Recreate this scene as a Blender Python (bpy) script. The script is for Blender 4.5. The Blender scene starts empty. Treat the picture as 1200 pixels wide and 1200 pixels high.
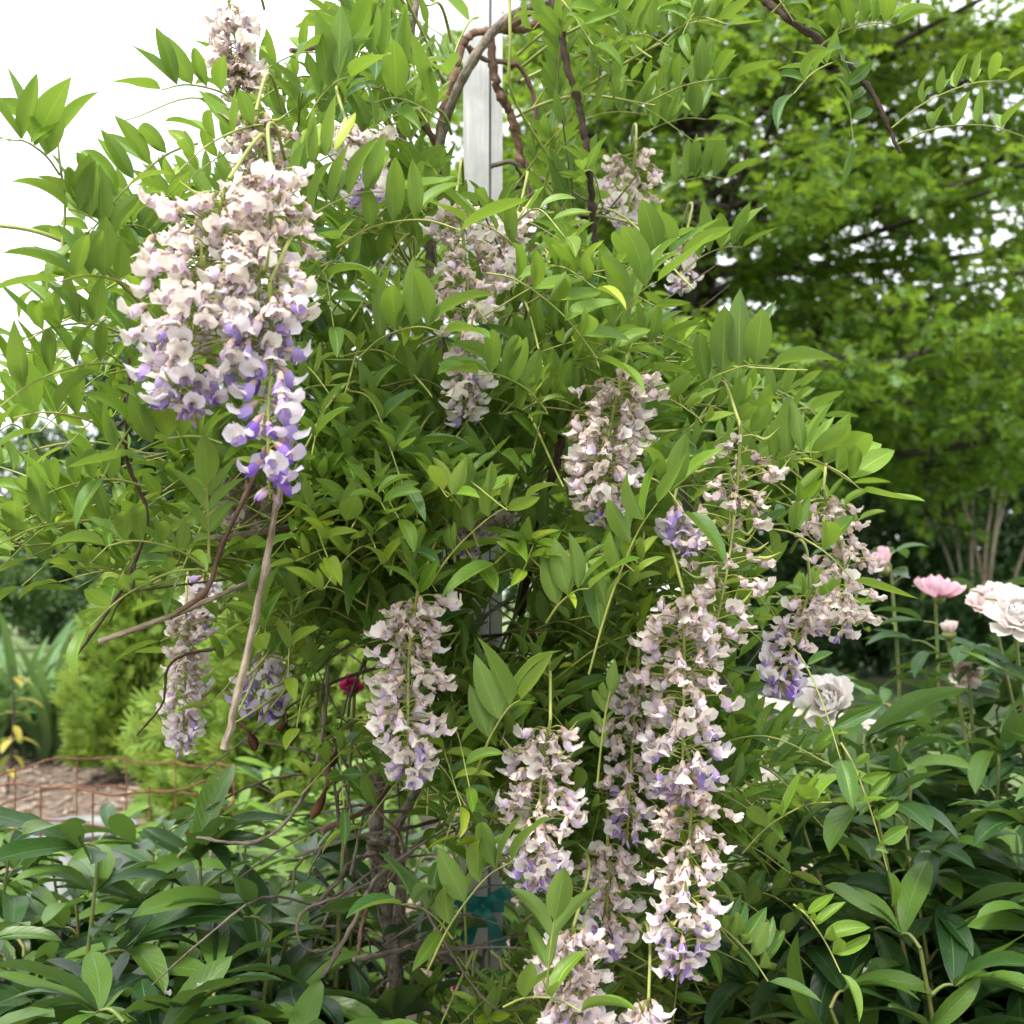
import bpy, math
import numpy as np
from mathutils import Matrix, Vector

rng = np.random.default_rng(11)
scene = bpy.context.scene
col = scene.collection

# ------------------------------------------------------------------ camera
F = 1412.0                       # focal length in pixels of the 1200 px photograph
CAM = np.array([0.0, 0.0, 1.15])
PITCH = math.atan(90.0 / F)
FWD = np.array([0, math.cos(PITCH), math.sin(PITCH)])
UP = np.array([0, -math.sin(PITCH), math.cos(PITCH)])
RIGHT = np.array([1.0, 0, 0])
cam_data = bpy.data.cameras.new('camera')
cam = bpy.data.objects.new('camera', cam_data)
col.objects.link(cam)
cam.location = CAM
cam.rotation_euler = (math.radians(90) + PITCH, 0, 0)
cam_data.sensor_width = 36
cam_data.lens = F / 1200 * 36
cam_data.clip_start = 0.05
cam_data.clip_end = 600
cam_data.dof.use_dof = True
cam_data.dof.focus_distance = 1.42
cam_data.dof.aperture_fstop = 6.8
scene.camera = cam

# ------------------------------------------------------------------ world: bright overcast
SUN_EL, SUN_AZ = math.radians(58), math.radians(215)      # azimuth clockwise from +Y: behind the camera, left
world = bpy.data.worlds.new('World')
scene.world = world
world.use_nodes = True
wn = world.node_tree.nodes
wl = world.node_tree.links
wn.clear()
wo = wn.new('ShaderNodeOutputWorld')
bg = wn.new('ShaderNodeBackground')
sky = wn.new('ShaderNodeTexSky')
sky.sky_type = 'NISHITA'
sky.sun_disc = False
sky.sun_elevation = SUN_EL
sky.sun_rotation = SUN_AZ
sky.air_density = 1.2
sky.dust_density = 6.0
sky.ozone_density = 1.0
hs = wn.new('ShaderNodeHueSaturation')                    # cloud cover takes the blue out of the sky
hs.inputs['Saturation'].default_value = 0.10
mixw = wn.new('ShaderNodeMix')
mixw.data_type = 'RGBA'
mixw.inputs['Factor'].default_value = 0.75                # even cloud deck
mixw.inputs['B'].default_value = (9.6, 9.9, 10.4, 1)
wl.new(sky.outputs[0], hs.inputs['Color'])
wl.new(hs.outputs[0], mixw.inputs['A'])
wl.new(mixw.outputs['Result'], bg.inputs['Color'])
bg.inputs['Strength'].default_value = 0.085
wl.new(bg.outputs[0], wo.inputs['Surface'])

sun_data = bpy.data.lights.new('sun', 'SUN')
sun_data.energy = 1.5
sun_data.angle = math.radians(12)
sun_data.color = (1.0, 0.96, 0.89)
sun = bpy.data.objects.new('sun', sun_data)
col.objects.link(sun)
sd = Vector((math.sin(SUN_AZ) * math.cos(SUN_EL), math.cos(SUN_AZ) * math.cos(SUN_EL), math.sin(SUN_EL)))
sun.rotation_euler = sd.to_track_quat('Z', 'Y').to_euler()

scene.view_settings.view_transform = 'Standard'
scene.view_settings.look = 'None'
scene.view_settings.exposure = 1.75
scene.view_settings.gamma = 1.0
scene.view_settings.use_curve_mapping = False

cy_ = scene.cycles
cy_.max_bounces = 4
cy_.diffuse_bounces = 2
cy_.glossy_bounces = 1
cy_.transmission_bounces = 3
cy_.caustics_reflective = False
cy_.caustics_refractive = False

# ------------------------------------------------------------------ helpers
def P(px, py, d):
    return CAM + d * (FWD + RIGHT * (px - 600) / F + UP * (600 - py) / F)

def proj(p):
    q = np.asarray(p, float) - CAM
    d = q @ FWD
    return 600 + F * (q @ RIGHT) / d, 600 - F * (q @ UP) / d, d

def unit(v):
    v = np.asarray(v, float)
    return v / np.maximum(np.linalg.norm(v, axis=-1, keepdims=True), 1e-9)

def U(a, b, n=None):
    return rng.uniform(a, b, n)

def catmull(pts, per=6):
    pts = np.asarray(pts, float)
    if len(pts) < 3:
        t = np.linspace(0, 1, per + 1)[:, None]
        return pts[0] * (1 - t) + pts[-1] * t
    p = np.vstack([2 * pts[0] - pts[1], pts, 2 * pts[-1] - pts[-2]])
    out = []
    for i in range(1, len(p) - 2):
        for t in np.linspace(0, 1, per, endpoint=False):
            a, b, c, d = p[i - 1], p[i], p[i + 1], p[i + 2]
            out.append(0.5 * (2 * b + (c - a) * t + (2 * a - 5 * b + 4 * c - d) * t * t + (3 * b - a - 3 * c + d) * t ** 3))
    out.append(p[-2])
    return np.array(out)

def basis(d, n):
    """columns side, along, normal for direction d and rough normal n (arrays n x 3)"""
    d = unit(d)
    s = unit(np.cross(d, n))
    nn = np.cross(s, d)
    return np.stack([s, d, nn], axis=-1)

class MB:
    """collects pieces; build() links them as ONE mesh object"""
    def __init__(self):
        self.v, self.uv, self.ti, self.lv, self.lt, self.mi = [], [], [], [], [], []
        self.n = 0

    def add(self, V, Fc, uv=None, tint=(0.5, 0, 0, 1), mat=0):
        V = np.asarray(V, float)
        k = len(V)
        self.v.append(V)
        self.uv.append(np.zeros((k, 2)) if uv is None else np.asarray(uv, float))
        t = np.asarray(tint, float)
        self.ti.append(np.tile(t, (k, 1)) if t.ndim == 1 else t)
        Fc = np.asarray(Fc, int)
        self.lv.append(Fc.ravel() + self.n)
        self.lt.append(np.full(len(Fc), Fc.shape[1]))
        self.mi.append(np.full(len(Fc), mat))
        self.n += k

    def inst(self, T, M, pos, tint, mat=0):
        """many copies of template T = (V, F, uv[, colours]); M n x 3 x 3, pos n x 3, tint n x 4"""
        V, Fc, uv = T[0], T[1], T[2]
        n, k = len(pos), len(V)
        if n == 0:
            return
        W = np.einsum('nij,kj->nki', M, V) + np.asarray(pos)[:, None, :]
        off = (np.arange(n) * k)[:, None, None]
        FF = (Fc[None] + off).reshape(-1, Fc.shape[1])
        tt = np.repeat(np.asarray(tint, float), k, axis=0) if len(T) < 4 else np.tile(T[3], (n, 1))
        self.add(W.reshape(-1, 3), FF, np.tile(uv, (n, 1)), tt, mat)

    def mesh(self, name, mats):
        me = bpy.data.meshes.new(name)
        v = np.concatenate(self.v); lv = np.concatenate(self.lv); lt = np.concatenate(self.lt)
        me.vertices.add(len(v)); me.vertices.foreach_set('co', v.ravel().astype(np.float32))
        me.loops.add(len(lv)); me.loops.foreach_set('vertex_index', lv.astype(np.int32))
        me.polygons.add(len(lt))
        ls = np.concatenate([[0], np.cumsum(lt)[:-1]])
        me.polygons.foreach_set('loop_start', ls.astype(np.int32))
        me.polygons.foreach_set('loop_total', lt.astype(np.int32))
        me.polygons.foreach_set('material_index', np.concatenate(self.mi).astype(np.int32))
        me.polygons.foreach_set('use_smooth', np.ones(len(lt), bool))
        uvl = me.uv_layers.new(name='UVMap')
        uvl.data.foreach_set('uv', np.concatenate(self.uv)[lv].ravel().astype(np.float32))
        at = me.attributes.new('tint', 'FLOAT_COLOR', 'POINT')
        at.data.foreach_set('color', np.concatenate(self.ti).ravel().astype(np.float32))
        for m in (mats if isinstance(mats, (list, tuple)) else [mats]):
            me.materials.append(m)
        me.update(calc_edges=True)
        return me

    def build(self, name, mats, parent=None, **kw):
        return link(name, self.mesh(name, mats), parent, **kw)

def link(name, me, parent=None, label=None, cat=None, group=None, kind=None, matrix=None):
    o = bpy.data.objects.new(name, me)
    col.objects.link(o)
    if parent is not None:
        o.parent = parent
        if parent.parent is None:                 # meshes hold world coordinates
            o.location = -parent.location
    if matrix is not None:
        o.matrix_basis = Matrix.Translation(o.location) @ matrix
    tag(o, label, cat, group, kind)
    return o

def tag(o, label=None, cat=None, group=None, kind=None):
    if label: o['label'] = label
    if cat: o['category'] = cat
    if group: o['group'] = group
    if kind: o['kind'] = kind
    return o

def thing(name, loc, label, cat, group=None):
    o = bpy.data.objects.new(name, None)
    o.empty_display_size = 0.1
    col.objects.link(o)
    o.location = Vector([float(c) for c in loc])
    return tag(o, label, cat, group)

def mat4(M, pos):
    m = Matrix.Identity(4)
    for i in range(3):
        for j in range(3):
            m[i][j] = float(M[i, j])
        m[i][3] = float(pos[i])
    return m

def tube(mb, pts, radii, sides=6, per=5, tint=(0.5, 0, 0, 1), mat=0, rough=0.0, smooth=True, cap=True, knots=0.0):
    c = catmull(pts, per) if smooth else np.asarray(pts, float)
    n = len(c)
    r = np.interp(np.linspace(0, 1, n), np.linspace(0, 1, len(radii)), radii)
    if rough:
        r = r * (1 + rough * rng.normal(size=n))
    if knots:
        Lk = np.concatenate([[0], np.cumsum(np.linalg.norm(np.diff(c, axis=0), axis=1))]); k0 = U(0, knots)
        r = r * (1 + .45 * np.exp(-(((Lk + k0) % knots - knots / 2) / .004) ** 2)); c = c + rng.normal(0, r.mean() * .16, c.shape)
    t = unit(np.gradient(c, axis=0))
    ref = np.array([0.31, 0.22, 0.92]) if abs(t[:, 2]).mean() < 0.8 else np.array([0.9, 0.3, 0.1])
    s = unit(np.cross(t, ref)); b = np.cross(t, s)
    a = np.linspace(0, 2 * math.pi, sides, endpoint=False)
    rr = r[:, None, None] * (1 + (rough * 0.7 * rng.normal(size=(n, sides, 1)) if rough else 0))
    V = c[:, None] + rr * (np.cos(a)[None, :, None] * s[:, None] + np.sin(a)[None, :, None] * b[:, None])
    L = np.concatenate([[0], np.cumsum(np.linalg.norm(np.diff(c, axis=0), axis=1))])
    uv = np.stack([np.tile(a / 6.283, n), np.repeat(L, sides)], 1)
    i, j = np.meshgrid(np.arange(n - 1), np.arange(sides), indexing='ij')
    j2 = (j + 1) % sides
    Fc = np.stack([i * sides + j, i * sides + j2, (i + 1) * sides + j2, (i + 1) * sides + j], -1).reshape(-1, 4)
    mb.add(V.reshape(-1, 3), Fc, uv, tint, mat)
    if cap:
        for e in (0, n - 1):
            ring = V[e]
            cv = np.vstack([ring, c[e][None]])
            k = np.arange(sides)
            tri = np.stack([k, (k + 1) % sides, np.full(sides, sides)], 1)
            mb.add(cv, tri, None, tint, mat)
    return c

def box(mb, lo, hi, tint=(0.5, 0, 0, 1), mat=0):
    x0, y0, z0 = lo; x1, y1, z1 = hi
    V = np.array([(x0, y0, z0), (x1, y0, z0), (x1, y1, z0), (x0, y1, z0), (x0, y0, z1), (x1, y0, z1), (x1, y1, z1), (x0, y1, z1)], float)
    for f in [(0, 3, 2, 1), (4, 5, 6, 7), (0, 1, 5, 4), (1, 2, 6, 5), (2, 3, 7, 6), (3, 0, 4, 7)]:
        mb.add(V[list(f)], [[0, 1, 2, 3]], None, tint, mat)

# ------------------------------------------------------------------ materials
def new_mat(name):
    m = bpy.data.materials.new(name)
    m.use_nodes = True
    nt = m.node_tree
    nt.nodes.clear()
    return m, nt.nodes, nt.links

def rgb(c):
    return (c[0], c[1], c[2], 1)

def mixc(N, L, fac, a, b, blend='MIX'):
    n = N.new('ShaderNodeMix'); n.data_type = 'RGBA'; n.blend_type = blend
    for s, v in (('Factor', fac), ('A', a), ('B', b)):
        if isinstance(v, (int, float)): n.inputs[s].default_value = v
        elif isinstance(v, tuple): n.inputs[s].default_value = v
        else: L.new(v, n.inputs[s])
    return n.outputs['Result']

def math_(N, L, op, a, b=None, c=None):
    n = N.new('ShaderNodeMath'); n.operation = op
    for i, v in enumerate((a, b, c)):
        if v is None: continue
        if isinstance(v, (int, float)): n.inputs[i].default_value = v
        else: L.new(v, n.inputs[i])
    return n.outputs[0]

def mrange(N, L, v, a, b, c=0.0, d=1.0):
    n = N.new('ShaderNodeMapRange'); n.interpolation_type = 'SMOOTHSTEP'
    L.new(v, n.inputs[0])
    for i, x in enumerate((a, b, c, d)): n.inputs[i + 1].default_value = x
    return n.outputs[0]

def noise(N, L, scale, detail=3, vec=None, rough=0.55):
    n = N.new('ShaderNodeTexNoise'); n.inputs['Scale'].default_value = scale
    n.inputs['Detail'].default_value = detail; n.inputs['Roughness'].default_value = rough
    if vec is not None: L.new(vec, n.inputs['Vector'])
    return n.outputs['Fac']

def leaf_mat(name, dark, light, young, under, trans, gloss=0.42, tfac=0.3, vein=0.35, spec=0.4, speck=0.0):
    m, N, L = new_mat(name)
    at = N.new('ShaderNodeAttribute'); at.attribute_name = 'tint'
    sep = N.new('ShaderNodeSeparateColor'); L.new(at.outputs['Color'], sep.inputs[0])
    oi = N.new('ShaderNodeObjectInfo')
    r = math_(N, L, 'FRACT', math_(N, L, 'ADD', sep.outputs[0], oi.outputs['Random']))
    geo = N.new('ShaderNodeNewGeometry')
    nz = noise(N, L, 55, 2 if vein else 0, geo.outputs['Position'])
    r2 = math_(N, L, 'ADD', math_(N, L, 'MULTIPLY', r, 0.75), math_(N, L, 'MULTIPLY', math_(N, L, 'SUBTRACT', nz, 0.3), 0.45))
    c = mixc(N, L, r2, rgb(dark), rgb(light))
    c = mixc(N, L, sep.outputs[2], c, (0.030, 0.095, 0.032, 1))
    c = mixc(N, L, sep.outputs[1], c, rgb(young))
    if vein == 0.0:
        c = mixc(N, L, math_(N, L, 'MULTIPLY', geo.outputs['Backfacing'], 0.5), c, rgb(under))
        df = N.new('ShaderNodeBsdfDiffuse'); L.new(c, df.inputs['Color'])
        tr = N.new('ShaderNodeBsdfTranslucent'); L.new(mixc(N, L, 0.5, c, rgb(trans)), tr.inputs['Color'])
        gl = N.new('ShaderNodeBsdfGlossy'); gl.inputs['Roughness'].default_value = gloss
        m1 = N.new('ShaderNodeMixShader'); m1.inputs[0].default_value = tfac
        L.new(df.outputs[0], m1.inputs[1]); L.new(tr.outputs[0], m1.inputs[2])
        m2 = N.new('ShaderNodeMixShader'); m2.inputs[0].default_value = 0.035
        L.new(m1.outputs[0], m2.inputs[1]); L.new(gl.outputs[0], m2.inputs[2])
        o = N.new('ShaderNodeOutputMaterial'); L.new(m2.outputs[0], o.inputs[0])
        return m
    uv = N.new('ShaderNodeUVMap')
    su = N.new('ShaderNodeSeparateXYZ'); L.new(uv.outputs[0], su.inputs[0])
    au = math_(N, L, 'ABSOLUTE', math_(N, L, 'SUBTRACT', su.outputs[0], 0.5))
    rib = mrange(N, L, au, 0.012, 0.045, 1.0, 0.0)
    sidev = math_(N, L, 'SINE', math_(N, L, 'MULTIPLY', math_(N, L, 'SUBTRACT', su.outputs[1], math_(N, L, 'MULTIPLY', au, 0.5)), 62.0))
    sidem = mrange(N, L, sidev, 0.75, 1.0, 0.0, 1.0)
    c = mixc(N, L, math_(N, L, 'MULTIPLY', rib, vein), c, rgb(tuple(min(1, x * 1.9 + 0.03) for x in light)))
    c = mixc(N, L, math_(N, L, 'MULTIPLY', sidem, vein * 0.28), c, rgb(tuple(min(1, x * 1.5) for x in light)))
    if speck:
        v = N.new('ShaderNodeTexVoronoi'); v.inputs['Scale'].default_value = 70
        L.new(geo.outputs['Position'], v.inputs['Vector'])
        sp = mrange(N, L, v.outputs['Distance'], 0.06, 0.12, speck, 0.0)
        sel = math_(N, L, 'GREATER_THAN', noise(N, L, 23, 1, geo.outputs['Position']), 0.6)
        c = mixc(N, L, math_(N, L, 'MULTIPLY', sp, sel), c, (0.45, 0.42, 0.35, 1))
    c = mixc(N, L, mrange(N, L, nz, 0.68, 0.76, 0.0, 0.45), c, (0.20, 0.15, 0.03, 1))      # blemishes
    cu = mixc(N, L, 0.55, c, rgb(under))
    c = mixc(N, L, geo.outputs['Backfacing'], c, cu)
    bs = N.new('ShaderNodeBsdfPrincipled')
    L.new(c, bs.inputs['Base Color'])
    rg = N.new('ShaderNodeMapRange'); L.new(geo.outputs['Backfacing'], rg.inputs[0])
    rg.inputs[3].default_value = gloss; rg.inputs[4].default_value = 0.75
    L.new(rg.outputs[0], bs.inputs['Roughness'])
    bs.inputs['Specular IOR Level'].default_value = spec
    bp = N.new('ShaderNodeBump'); bp.inputs['Strength'].default_value = 0.35; bp.inputs['Distance'].default_value = 0.002
    h = math_(N, L, 'ADD', math_(N, L, 'MULTIPLY', rib, -0.8), math_(N, L, 'MULTIPLY', sidem, -0.4))
    L.new(h, bp.inputs['Height']); L.new(bp.outputs[0], bs.inputs['Normal'])
    tr = N.new('ShaderNodeBsdfTranslucent')
    tc = mixc(N, L, 0.5, c, rgb(trans)); L.new(tc, tr.inputs['Color'])
    mx = N.new('ShaderNodeMixShader'); mx.inputs[0].default_value = tfac
    L.new(bs.outputs[0], mx.inputs[1]); L.new(tr.outputs[0], mx.inputs[2])
    o = N.new('ShaderNodeOutputMaterial'); L.new(mx.outputs[0], o.inputs[0])
    return m

def petal_mat(name, tfac=0.3, brown=0.06):
    m, N, L = new_mat(name)
    at = N.new('ShaderNodeAttribute'); at.attribute_name = 'tint'
    geo = N.new('ShaderNodeNewGeometry')
    oi = N.new('ShaderNodeObjectInfo')
    nz = noise(N, L, 140, 2, geo.outputs['Position'])
    c = mixc(N, L, mrange(N, L, nz, 0.42, 0.75, 0.0, brown), at.outputs['Color'], (0.52, 0.38, 0.30, 1))
    hsv = N.new('ShaderNodeHueSaturation'); L.new(c, hsv.inputs['Color'])
    L.new(math_(N, L, 'MULTIPLY_ADD', oi.outputs['Random'], 0.14, 0.93), hsv.inputs['Value'])
    bs = N.new('ShaderNodeBsdfPrincipled'); L.new(hsv.outputs[0], bs.inputs['Base Color'])
    bs.inputs['Roughness'].default_value = 0.6; bs.inputs['Specular IOR Level'].default_value = 0.25
    tr = N.new('ShaderNodeBsdfTranslucent'); L.new(hsv.outputs[0], tr.inputs['Color'])
    mx = N.new('ShaderNodeMixShader'); mx.inputs[0].default_value = tfac
    L.new(bs.outputs[0], mx.inputs[1]); L.new(tr.outputs[0], mx.inputs[2])
    o = N.new('ShaderNodeOutputMaterial'); L.new(mx.outputs[0], o.inputs[0])
    return m

def bark_mat(name, a, b, scale=60, rough=0.85, bump=0.5, stretch=0.15, su=9, sv=70):
    m, N, L = new_mat(name)
    geo = N.new('ShaderNodeNewGeometry')
    uvn = N.new('ShaderNodeUVMap')
    mp = N.new('ShaderNodeMapping'); mp.inputs['Scale'].default_value = (su, sv, 1)
    L.new(uvn.outputs[0], mp.inputs['Vector'])
    n1 = noise(N, L, 1.0, 5, mp.outputs[0], 0.7) if stretch < 1 else noise(N, L, scale, 4, geo.outputs['Position'], 0.65)
    n2 = noise(N, L, scale * 0.2, 3, geo.outputs['Position'])
    f = mrange(N, L, math_(N, L, 'ADD', math_(N, L, 'MULTIPLY', n1, 0.6), math_(N, L, 'MULTIPLY', n2, 0.4)), 0.36, 0.64)
    c = mixc(N, L, f, rgb(a), rgb(b))
    bs = N.new('ShaderNodeBsdfPrincipled'); L.new(c, bs.inputs['Base Color'])
    bs.inputs['Roughness'].default_value = rough; bs.inputs['Specular IOR Level'].default_value = 0.25
    bp = N.new('ShaderNodeBump'); bp.inputs['Strength'].default_value = bump; bp.inputs['Distance'].default_value = 0.004
    L.new(n1, bp.inputs['Height']); L.new(bp.outputs[0], bs.inputs['Normal'])
    o = N.new('ShaderNodeOutputMaterial'); L.new(bs.outputs[0], o.inputs[0])
    return m

M = {}
M['vine_leaf'] = leaf_mat('vine_leaf', (0.046, 0.125, 0.014), (0.195, 0.325, 0.028), (0.40, 0.48, 0.035), (0.20, 0.29, 0.085), (0.32, 0.50, 0.02), gloss=0.40, tfac=0.36, vein=0.45, spec=0.4)
M['peony_leaf'] = leaf_mat('peony_leaf', (0.013, 0.045, 0.012), (0.036, 0.088, 0.018), (0.16, 0.28, 0.03), (0.10, 0.18, 0.065), (0.20, 0.34, 0.03), gloss=0.36, tfac=0.22, vein=0.5, spec=0.34, speck=0.6)
M['oak_leaf'] = leaf_mat('oak_leaf', (0.055, 0.130, 0.018), (0.145, 0.265, 0.030), (0.26, 0.36, 0.035), (0.16, 0.26, 0.06), (0.42, 0.60, 0.03), gloss=0.45, tfac=0.5, vein=0.0)
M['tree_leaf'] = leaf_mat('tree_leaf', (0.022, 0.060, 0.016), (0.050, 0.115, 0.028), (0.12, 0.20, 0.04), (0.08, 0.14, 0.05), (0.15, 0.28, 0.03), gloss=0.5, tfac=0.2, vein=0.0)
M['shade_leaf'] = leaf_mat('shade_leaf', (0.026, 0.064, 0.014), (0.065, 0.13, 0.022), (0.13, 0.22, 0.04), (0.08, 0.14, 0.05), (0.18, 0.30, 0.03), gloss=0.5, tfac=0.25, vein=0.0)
M['conifer'] = leaf_mat('conifer', (0.10, 0.19, 0.024), (0.25, 0.37, 0.045), (0.38, 0.46, 0.06), (0.16, 0.24, 0.05), (0.3, 0.45, 0.04), gloss=0.6, tfac=0.25, vein=0.0)
M['blade'] = leaf_mat('blade', (0.055, 0.13, 0.035), (0.12, 0.23, 0.07), (0.40, 0.33, 0.05), (0.12, 0.2, 0.08), (0.22, 0.36, 0.06), gloss=0.45, tfac=0.28, vein=0.2)
M['petal'] = petal_mat('petal', 0.4)
M['peony_petal'] = petal_mat('peony_petal', 0.5, 0.04)
M['bark'] = bark_mat('bark', (0.065, 0.048, 0.036), (0.30, 0.25, 0.195), 90, bump=0.9)
M['bark_red'] = bark_mat('bark_red', (0.085, 0.042, 0.027), (0.28, 0.18, 0.125), 90, bump=0.9)
M['bark_dark'] = bark_mat('bark_dark', (0.030, 0.020, 0.016), (0.085, 0.055, 0.040), 90)
M['dead_wood'] = bark_mat('dead_wood', (0.12, 0.085, 0.058), (0.42, 0.345, 0.26), 120, bump=0.9, su=7, sv=45)
M['oak_bark'] = bark_mat('oak_bark', (0.025, 0.021, 0.017), (0.085, 0.072, 0.058), 16, bump=0.8, su=22, sv=5)
M['pale_bark'] = bark_mat('pale_bark', (0.20, 0.15, 0.11), (0.42, 0.36, 0.28), 14, su=5, sv=6)
M['pod'] = bark_mat('pod', (0.035, 0.014, 0.010), (0.14, 0.060, 0.035), 60, rough=0.6)
M['rust'] = bark_mat('rust', (0.09, 0.035, 0.022), (0.24, 0.11, 0.065), 120, bump=0.6, stretch=1)

def stem_mat(name, a, b):
    m, N, L = new_mat(name)
    geo = N.new('ShaderNodeNewGeometry')
    c = mixc(N, L, mrange(N, L, noise(N, L, 26, 3, geo.outputs['Position']), 0.35, 0.65), rgb(a), rgb(b))
    bs = N.new('ShaderNodeBsdfPrincipled'); L.new(c, bs.inputs['Base Color']); bs.inputs['Roughness'].default_value = 0.55
    o = N.new('ShaderNodeOutputMaterial'); L.new(bs.outputs[0], o.inputs[0])
    return m
M['green_stem'] = stem_mat('green_stem', (0.20, 0.25, 0.05), (0.34, 0.35, 0.09))
M['peony_stem'] = stem_mat('peony_stem', (0.11, 0.17, 0.035), (0.21, 0.20, 0.06))

def simple(name, fn):
    m, N, L = new_mat(name)
    bs = N.new('ShaderNodeBsdfPrincipled'); geo = N.new('ShaderNodeNewGeometry')
    fn(N, L, bs, geo)
    o = N.new('ShaderNodeOutputMaterial'); L.new(bs.outputs[0], o.inputs[0])
    return m

def _post(N, L, bs, geo):
    mp = N.new('ShaderNodeMapping'); mp.inputs['Scale'].default_value = (1, 1, 0.06)
    L.new(geo.outputs['Position'], mp.inputs['Vector'])
    g = noise(N, L, 130, 5, mp.outputs[0], 0.6)
    d = noise(N, L, 9, 4, geo.outputs['Position'])
    c = mixc(N, L, mrange(N, L, g, 0.3, 0.7), (0.40, 0.40, 0.405, 1), (0.54, 0.54, 0.535, 1))
    c = mixc(N, L, mrange(N, L, d, 0.45, 0.70, 0.0, 0.6), c, (0.24, 0.25, 0.23, 1))
    crack = mrange(N, L, g, 0.22, 0.30, 0.5, 0.0)
    c = mixc(N, L, crack, c, (0.30, 0.29, 0.26, 1))
    L.new(c, bs.inputs['Base Color']); bs.inputs['Roughness'].default_value = 0.6
    bp = N.new('ShaderNodeBump'); bp.inputs['Strength'].default_value = 0.35; bp.inputs['Distance'].default_value = 0.002
    L.new(g, bp.inputs['Height']); L.new(bp.outputs[0], bs.inputs['Normal'])
M['post'] = simple('post', _post)

def _weather(N, L, bs, geo):
    g = noise(N, L, 30, 5, geo.outputs['Position'])
    c = mixc(N, L, mrange(N, L, g, 0.3, 0.7), (0.33, 0.29, 0.24, 1), (0.62, 0.58, 0.52, 1))
    L.new(c, bs.inputs['Base Color']); bs.inputs['Roughness'].default_value = 0.8
M['weathered'] = simple('weathered', _weather)

def _tub(N, L, bs, geo):
    g = noise(N, L, 6, 4, geo.outputs['Position'])
    c = mixc(N, L, mrange(N, L, g, 0.3, 0.7), (0.13, 0.14, 0.135, 1), (0.20, 0.205, 0.20, 1))
    L.new(c, bs.inputs['Base Color']); bs.inputs['Roughness'].default_value = 0.5
M['tub'] = simple('tub', _tub)

def _teal(N, L, bs, geo):
    g = noise(N, L, 90, 3, geo.outputs['Position'])
    c = mixc(N, L, g, (0.0, 0.09, 0.085, 1), (0.01, 0.24, 0.20, 1))
    L.new(c, bs.inputs['Base Color']); bs.inputs['Roughness'].default_value = 0.45
M['teal'] = simple('teal', _teal)

def _lawn(N, L, bs, geo):
    a = noise(N, L, 1.2, 4, geo.outputs['Position']); b = noise(N, L, 26, 5, geo.outputs['Position'], 0.7)
    c = mixc(N, L, mrange(N, L, b, 0.3, 0.7), (0.065, 0.115, 0.028, 1), (0.17, 0.24, 0.07, 1))
    c = mixc(N, L, mrange(N, L, a, 0.5, 0.75, 0, 0.6), c, (0.26, 0.24, 0.12, 1))
    L.new(c, bs.inputs['Base Color']); bs.inputs['Roughness'].default_value = 0.9
    bp = N.new('ShaderNodeBump'); bp.inputs['Distance'].default_value = 0.03; L.new(b, bp.inputs['Height']); L.new(bp.outputs[0], bs.inputs['Normal'])
M['lawn'] = simple('lawn', _lawn)

def _mulch(N, L, bs, geo):
    b = noise(N, L, 40, 6, geo.outputs['Position'], 0.7)
    c = mixc(N, L, mrange(N, L, b, 0.3, 0.7), (0.09, 0.062, 0.042, 1), (0.29, 0.215, 0.155, 1))
    L.new(c, bs.inputs['Base Color']); bs.inputs['Roughness'].default_value = 0.95
    bp = N.new('ShaderNodeBump'); bp.inputs['Distance'].default_value = 0.02; L.new(b, bp.inputs['Height']); L.new(bp.outputs[0], bs.inputs['Normal'])
M['mulch'] = simple('mulch', _mulch)

def _chip(N, L, bs, geo):
    at = N.new('ShaderNodeAttribute'); at.attribute_name = 'tint'
    c = mixc(N, L, mrange(N, L, noise(N, L, 80, 3, geo.outputs['Position']), 0.3, 0.7, 0.6, 1.0), (0.05, 0.03, 0.02, 1), at.outputs['Color'])
    L.new(c, bs.inputs['Base Color']); bs.inputs['Roughness'].default_value = 0.9
M['chip'] = simple('chip', _chip)

# ------------------------------------------------------------------ leaf templates
def leaf_T(nl, nw, half, p, q, fold=0.2, droop=0.3, wave=0.0, twist=0.0, phase=0.0, asym=0.0):
    """blade along +Y of length 1, upper side +Z; outline ~ t^p (1-t)^q"""
    t = np.linspace(0, 1, nl + 1)
    w = t ** p * (1 - t) ** q
    w = half * w / w.max()
    w[0] = half * 0.05; w[-1] = half * 0.015
    a = -droop * t * 1.6
    dy, dz = np.cos(a), np.sin(a)
    y = np.concatenate([[0], np.cumsum((dy[1:] + dy[:-1]) / 2)]) / nl
    z = np.concatenate([[0], np.cumsum((dz[1:] + dz[:-1]) / 2)]) / nl
    u = np.linspace(-1, 1, nw + 1)
    V, uv = [], []
    for i in range(nl + 1):
        tw = twist * t[i]
        for k in range(nw + 1):
            x = u[k] * w[i]
            h = abs(u[k]) ** 1.3 * w[i] * fold + wave * half * abs(u[k]) * math.sin(t[i] * 11 + phase + (1.3 if u[k] > 0 else 0))
            xs = x * math.cos(fold * 0.9) + asym * half * math.sin(t[i] * 3.1)
            X = xs * math.cos(tw) - h * math.sin(tw)
            H = xs * math.sin(tw) + h * math.cos(tw)
            V.append((X, y[i] - H * math.sin(a[i]), z[i] + H * math.cos(a[i])))
            uv.append((0.5 + u[k] * 0.5, t[i]))
    i, k = np.meshgrid(np.arange(nl), np.arange(nw), indexing='ij')
    b = i * (nw + 1) + k
    Fc = np.stack([b, b + 1, b + nw + 2, b + nw + 1], -1).reshape(-1, 4)
    return np.array(V), Fc, np.array(uv)

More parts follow.
